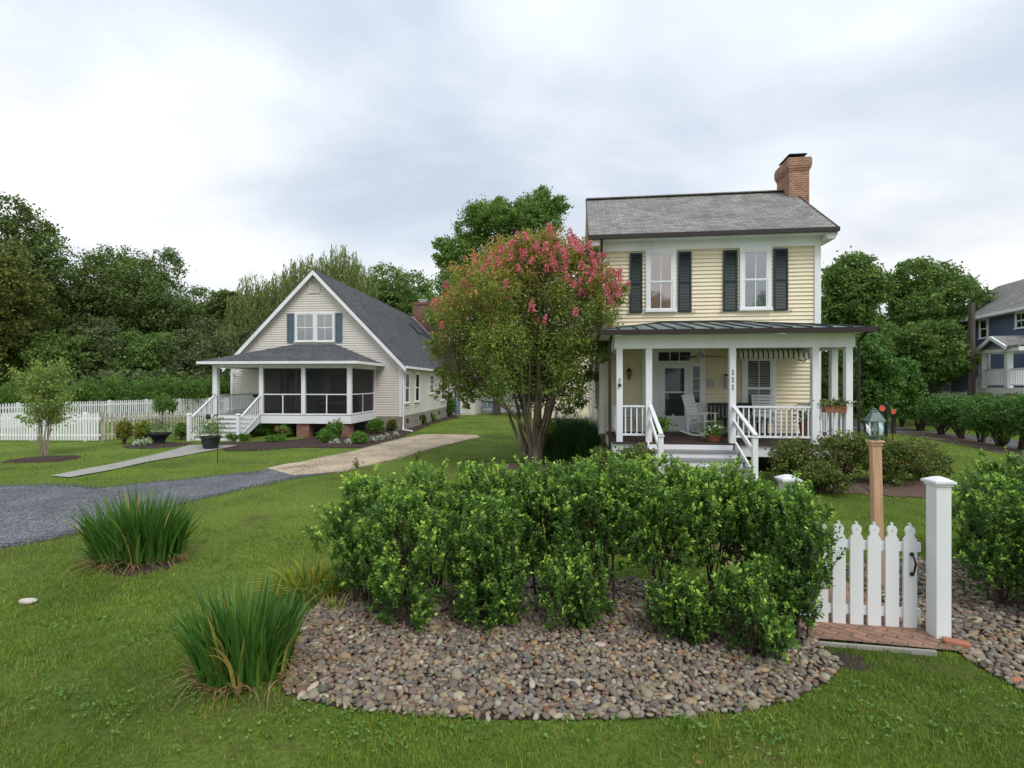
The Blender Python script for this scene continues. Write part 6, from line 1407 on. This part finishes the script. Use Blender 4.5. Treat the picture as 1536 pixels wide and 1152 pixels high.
# far off wood closing the horizon
rg = rng_(1200); n = 60000; a = rg.uniform(-1.15, 1.1, n); rr = rg.uniform(82, 110, n); hh = 6.5+1.6*np.sin(a*23)+1.2*np.sin(a*51+1)+.8*np.sin(a*110)
P = np.stack([np.sin(a)*rr, np.cos(a)*rr, rg.uniform(0, 1, n)**.8*hh], 1); V, Fq, T = leaf_quads(rg, P, 1.0, .7); tag(link('far_woods', np_mesh('far_woods', V, Fq, T), M['oak']), 'far off wood closing the horizon behind the houses', 'woods', kind='stuff')
# scrub floor under the left wood
n = 26000; P = np.stack([rg.uniform(-62, -9, n), rg.uniform(42, 60, n), rg.uniform(0, 1, n)**.7*3.6], 1); V, Fq, T = leaf_quads(rg, P, .42, .26); tag(link('undergrowth', np_mesh('undergrowth', V, Fq, T), M['under']), 'tangled undergrowth below the trees behind the left fence', 'undergrowth', kind='stuff')

# ================================================================== RIVER STONES
def ico():
    import bmesh
    bm = bmesh.new(); bmesh.ops.create_icosphere(bm, subdivisions=2, radius=1); v = np.array([q.co[:] for q in bm.verts]); f = np.array([[q.index for q in p.verts] for p in bm.faces]); bm.free(); return v, f
IV, IF = ico()
PAL = np.array([(.30, .27, .24), (.24, .235, .235), (.34, .29, .23), (.22, .16, .15), (.42, .39, .35), (.40, .30, .20), (.27, .22, .19), (.33, .20, .14), (.20, .19, .19), (.55, .51, .46)])
PNAME = ['taupe', 'slate grey', 'sandy', 'plum brown', 'pale grey', 'tan', 'brown', 'rust coloured', 'dark grey', 'off white']
PW = np.array([.22, .18, .15, .10, .10, .06, .09, .03, .05, .02])
def rock(rg, ci=None):
    ci = rg.choice(10, p=PW) if ci is None else ci
    v = IV.copy(); n = unit(rg.normal(size=(5, 3))); v *= (1+sum(rg.uniform(.03, .17)*np.sin(2.4*(IV@k)+rg.uniform(0, 6)) for k in n))[:, None]
    v *= np.array([1, rg.uniform(.55, .9), rg.uniform(.36, .6)]); c = PAL[ci]*np.array([.84, .765, .64])*rg.uniform(.6, 1.2)*(1+rg.normal(size=3)*.03)
    return v, c, ci
def stones():
    rg = rng_(1300); A = [np.array(resample(STONE_A, 60)), np.array(resample(STONE_B, 60))]
    poly1 = [tuple(p) for p in A[0]]+[tuple(p) for p in A[1][::-1]]
    poly2 = [tuple(p) for p in resample(STONE2_A, 30)]+[tuple(p) for p in resample(STONE2_B, 30)[::-1]]
    items = []
    for poly, x0, x1, y0, y1, n in ((poly1, -2.2, 3.4, 3.6, 7.2, 50000), (poly2, 4.1, 8.5, 3.6, 7.3, 26000)):
        xs = rg.uniform(x0, x1, n); ys = rg.uniform(y0, y1, n); ok = inside(poly, xs, ys) & (np.abs(xs) < ys*1.8)
        xs, ys = xs[ok], ys[ok]; sz = rg.uniform(.017, .040, len(xs))*np.where(rg.uniform(size=len(xs)) < .05, 1.4, 1)
        # keep those that do not overlap too much, on a coarse grid; two layers
        grid = {}; 
        order = np.argsort(-sz)
        for i in order:
            gx, gy = int(xs[i]//.06), int(ys[i]//.06); good = True; lay = 0; cnt = 0
            for a in (-1, 0, 1):
                for b in (-1, 0, 1):
                    for (px_, py_, s_) in grid.get((gx+a, gy+b), ()):
                        if math.hypot(px_-xs[i], py_-ys[i]) < .60*(s_+sz[i]): good = False; break
                    if not good: break
                if not good: break
            if good: grid.setdefault((gx, gy), []).append((xs[i], ys[i], sz[i])); items.append((xs[i], ys[i], sz[i], 0.0))
        # an upper scatter lying on top
        m_ = len(xs)//14
        for i in rg.permutation(len(xs))[:m_]: items.append((xs[i], ys[i], sz[i]*.9, .022))
    print('stones', len(items))
    items.sort(key=lambda q: -q[2]/math.hypot(q[0], q[1], 2.4)); V, Fc, Cc = [], [], []; off = 0
    base = []
    for ci in range(10):
        for k in range(3): v, c, _ = rock(rg, ci); me = np_mesh('river_stone', v, IF, col=np.tile(c, (len(v), 1)), smooth=True); me.materials.append(M['stone']); base.append((me, ci))
    ind = 0
    for i, (x, y, s_, up) in enumerate(items):
        z = float(H(x, y))+.010+up+s_*.30
        if ind < 290 and abs(x) < y*.98 and y > 3.6:
            me, ci = base[rg.choice(10, p=PW)*3+rg.integers(3)]; o = bpy.data.objects.new('river_stone', me); C.objects.link(o); ind += 1
            o.location = (x, y, z); o.scale = (s_, s_, s_); o.rotation_euler = (rg.normal()*.22, rg.normal()*.22, rg.uniform(0, 6.28))
            side = 'in the small bed right of the gate' if x > 4 else 'in the large bed before the hedge'
            tag(o, 'larger smooth %s river stone %s' % (PNAME[ci], side), 'stone', '%s river stones %s' % (PNAME[ci], side)); continue
        v, c, _ = rock(rg); a, b, g = rg.normal()*.25, rg.normal()*.25, rg.uniform(0, 6.28)
        Rm = np.array(Matrix.Rotation(g, 3, 'Z')@Matrix.Rotation(a, 3, 'X')@Matrix.Rotation(b, 3, 'Y'))
        V.append(v@Rm.T*s_+np.array([x, y, z])); Fc.append(IF+off); Cc.append(np.tile(c, (len(v), 1))); off += len(v)
    tag(link('river_stones', np_mesh('river_stones', np.concatenate(V), np.concatenate(Fc), col=np.concatenate(Cc), smooth=True), M['stone']), 'smooth river stones covering the beds before the hedge and right of the gate', 'stones', kind='stuff')
stones()
rg = rng_(1400)
for px, py, s_, lab, nm in ((42, 905, .085, 'pale rock lying alone in the lawn at the far left', 'rock'), (1526, 1026, .07, 'orange tan stone at the corner of the right stone bed', 'rock')):
    x, y = G(px, py); v, c, _ = rock(rg, 9 if px < 100 else 5); me = np_mesh('rock', v, IF, smooth=True); o = link('rock', me, M['pale_rock'] if px < 100 else M['paver_edge']); o.location = (x, y, s_*.3); o.scale = (s_*1.2, s_, s_); tag(o, lab, 'rock')
# loose gravel strayed over the driveway edges
def loose(name, lab, lines, n, cols, s0, s1, seed):
    rg = rng_(seed); O = np.array([(1, 0, 0), (0, 1, 0), (-1, 0, 0), (0, -1, 0), (0, 0, .6), (0, 0, -.4)], float); T8 = np.array([(0, 1, 4), (1, 2, 4), (2, 3, 4), (3, 0, 4), (1, 0, 5), (2, 1, 5), (3, 2, 5), (0, 3, 5)])
    L = [resample(l, 300) for l in lines]; V, Fc, Cc = [], [], []
    for i in range(n):
        l = L[rg.integers(len(L))]; p = l[rg.integers(300)]+rg.normal(size=2)*.11; sc_ = rg.uniform(s0, s1); g = rg.uniform(0, 6.28); c, sn = math.cos(g), math.sin(g)
        v = O*sc_*rg.uniform(.6, 1.2, 3); v = np.stack([v[:, 0]*c-v[:, 1]*sn, v[:, 0]*sn+v[:, 1]*c, v[:, 2]], 1)+np.array([p[0], p[1], float(H(*p))+.014]); V.append(v); Fc.append(T8+i*6); Cc.append(np.tile(np.array(cols[rg.integers(len(cols))])*rg.uniform(.7, 1.2), (6, 1)))
    tag(link(name, np_mesh(name, np.concatenate(V), np.concatenate(Fc), col=np.concatenate(Cc)), M['stone']), lab, 'gravel', kind='stuff')
loose('loose_gravel', 'loose grey gravel strayed over the edges of the drive', [GG((0, 729), (75, 727), (150, 733), (230, 724), (330, 714), (470, 699)), GG((0, 823), (60, 812), (160, 788), (280, 753), (420, 722), (512, 708)), GG((0, 823), (60, 812), (160, 788), (280, 753), (420, 722), (512, 708))], 3800, [(.12, .125, .14), (.2, .2, .21), (.07, .07, .08)], .008, .02, 61)
loose('loose_pebbles', 'loose tan pebbles strayed over the edges of the drive', [GG((470, 690), (540, 675), (600, 659), (680, 652), (716, 653.5)), GG((512, 709), (600, 688), (650, 673), (720, 656)), GG((440, 712), (470, 701), (470, 692))], 2200, [(.45, .36, .25), (.6, .5, .38), (.3, .23, .16)], .010, .024, 62)
# dead leaves on the lawn
for i, (px, py, lab) in enumerate(((335, 858, 'curled dry leaf on the lawn right of the iris clump'), (1040, 1148, 'dry leaf at the bottom edge of the lawn'))):
    x, y = G(px, py); rg = rng_(60+i); V, Fq, T = leaf_quads(rg, rg.normal(size=(3, 3))*.008+np.array([0, 0, .035]), .04, .022, tint=np.ones(3)); o = link('dry_leaf', np_mesh('dry_leaf', V, Fq, T), M['daylily']); o.location = (x, y, float(H(x, y))); tag(o, lab, 'leaf')

# ================================================================== GRASS
HOUSES = [[yw(XL, WY)[:2], yw(XR, WY)[:2], yw(XR, YB)[:2], yw(XL, YB)[:2]], [yw(PX0, -.1)[:2], yw(PX1, -.1)[:2], yw(PX1, WY)[:2], yw(PX0, WY)[:2]], [lw(-HW, 0)[:2], lw(HW, 0)[:2], lw(HW, HD)[:2], lw(-HW, HD)[:2]], [lw(-3.4, PF)[:2], lw(3.4, PF)[:2], lw(3.4, 0)[:2], lw(-3.4, 0)[:2]]]
def grass():
    rg = rng_(1500); first = True
    for (d0, d1, n, h, wd, seg, nm) in ((2.5, 5.2, 150000, .050, .0040, 2, 0), (5.2, 9, 150000, .052, .0062, 2, 1), (9, 17, 110000, .055, .012, 1, 2), (17, 34, 88000, .07, .022, 1, 3)):
        D = np.sqrt(rg.uniform(d0**2, d1**2, n)); x = rg.uniform(-1.34, 1.34, n)*D
        ok = np.ones(n, bool)
        jx, jd = rg.normal(size=n)*.05, rg.normal(size=n)*.05
        for p in POLYS: ok &= ~inside(p, x+jx*(1+D*.03), D+jd*(1+D*.03))
        for p in HOUSES: ok &= ~inside(p, x, D)
        x, D = x[ok], D[ok]; n = len(x)
        pat = np.sin(x*1.9+1.3*np.sin(D*1.1))*np.sin(D*1.7+1.1*np.sin(x*1.3)); pat2 = np.sin(x*6.1+2*np.sin(D*4.3))*np.sin(D*5.7+2*np.sin(x*3.9))
        keep = rg.uniform(size=n) < np.clip(.70+.30*pat+.48*pat2, .06, 1); x, D, pat, pat2 = x[keep], D[keep], pat[keep], pat2[keep]; n = len(x)
        pat3 = np.sin(x*17+2*np.sin(D*13))*np.sin(D*15+2*np.sin(x*11)); hts = h*rg.uniform(.4, 1.3, n)*(1+.25*pat+.28*pat2+.3*pat3); tall = rg.uniform(size=n) < .02; hts[tall] *= 1.9
        ti = np.clip(rg.normal(.44, .2, n)+.13*pat+.13*pat2, 0, .93); dead = rg.uniform(size=n) < np.clip(.08-.14*pat2-.08*pat, .015, .34); ti[dead] = rg.uniform(.93, 1, dead.sum())
        P = np.stack([x, D, H(x, D)-.004], 1); V, Fq, T = blades(rg, P, hts, wd, np.abs(rg.normal(.45, .3, n)), None, seg, .45, ti)
        tag(link('grass', np_mesh('grass', V, Fq, T), M['grass']), ['short grass of the near verge', 'lawn grass around the hedge and iris clumps', 'lawn grass in the middle distance', 'lawn grass near the houses'][nm], 'grass', kind='stuff')
    # broad leaved weeds in patches
    cs = [G(a, b) for a, b in ((160, 1070), (520, 1090), (600, 1085), (1100, 1090), (1140, 1095), (1320, 1040), (1260, 1060), (1340, 1095), (1020, 1090), (700, 1090), (460, 1060), (210, 960), (60, 1050), (380, 1100), (860, 1095), (1160, 1120), (1470, 1100), (300, 1040), (100, 940), (560, 1120), (1500, 1060))]
    P = np.concatenate([np.stack([c[0]+rg.normal(size=40)*.20, c[1]+rg.normal(size=40)*.12, rg.uniform(.012, .05, 40)], 1) for c in cs])
    ok = np.ones(len(P), bool)
    for p in POLYS: ok &= ~inside(p, P[:, 0], P[:, 1])
    P = P[ok]; P = np.repeat(P, 4, 0); V, Fq, T = leaf_quads(rg, P, .030, .016, rg.normal(size=(len(P), 3))*np.array([1, 1, .25])+np.array([0, 0, .25]), .4)
    tag(link('lawn_weeds', np_mesh('lawn_weeds', V, Fq, T), M['clover']), 'patches of broad leaved weeds in the near lawn', 'weeds', kind='stuff')
    # dead leaf litter and twigs among the stones and under the hedge
    n = 900; t_ = rg.uniform(0, 1, n); A = resample(STONE_A, 60); B = resample(STONE_B, 60); k = rg.integers(0, 60, n); Q = A[k]*(1-t_[:, None]*.6)+B[k]*t_[:, None]*.6
    P = np.stack([Q[:, 0], Q[:, 1], np.full(n, .05)], 1); V, Fq, T = leaf_quads(rg, P, .022, .013, rg.normal(size=(n, 3))*np.array([1, 1, .2]), .3, tint=rg.uniform(.9, 1, n)); tag(link('leaf_litter', np_mesh('leaf_litter', V, Fq, T), M['daylily']), 'dry leaf litter scattered over the stones under the hedge', 'leaf litter', kind='stuff')
grass()
print('objects', len(bpy.data.objects))
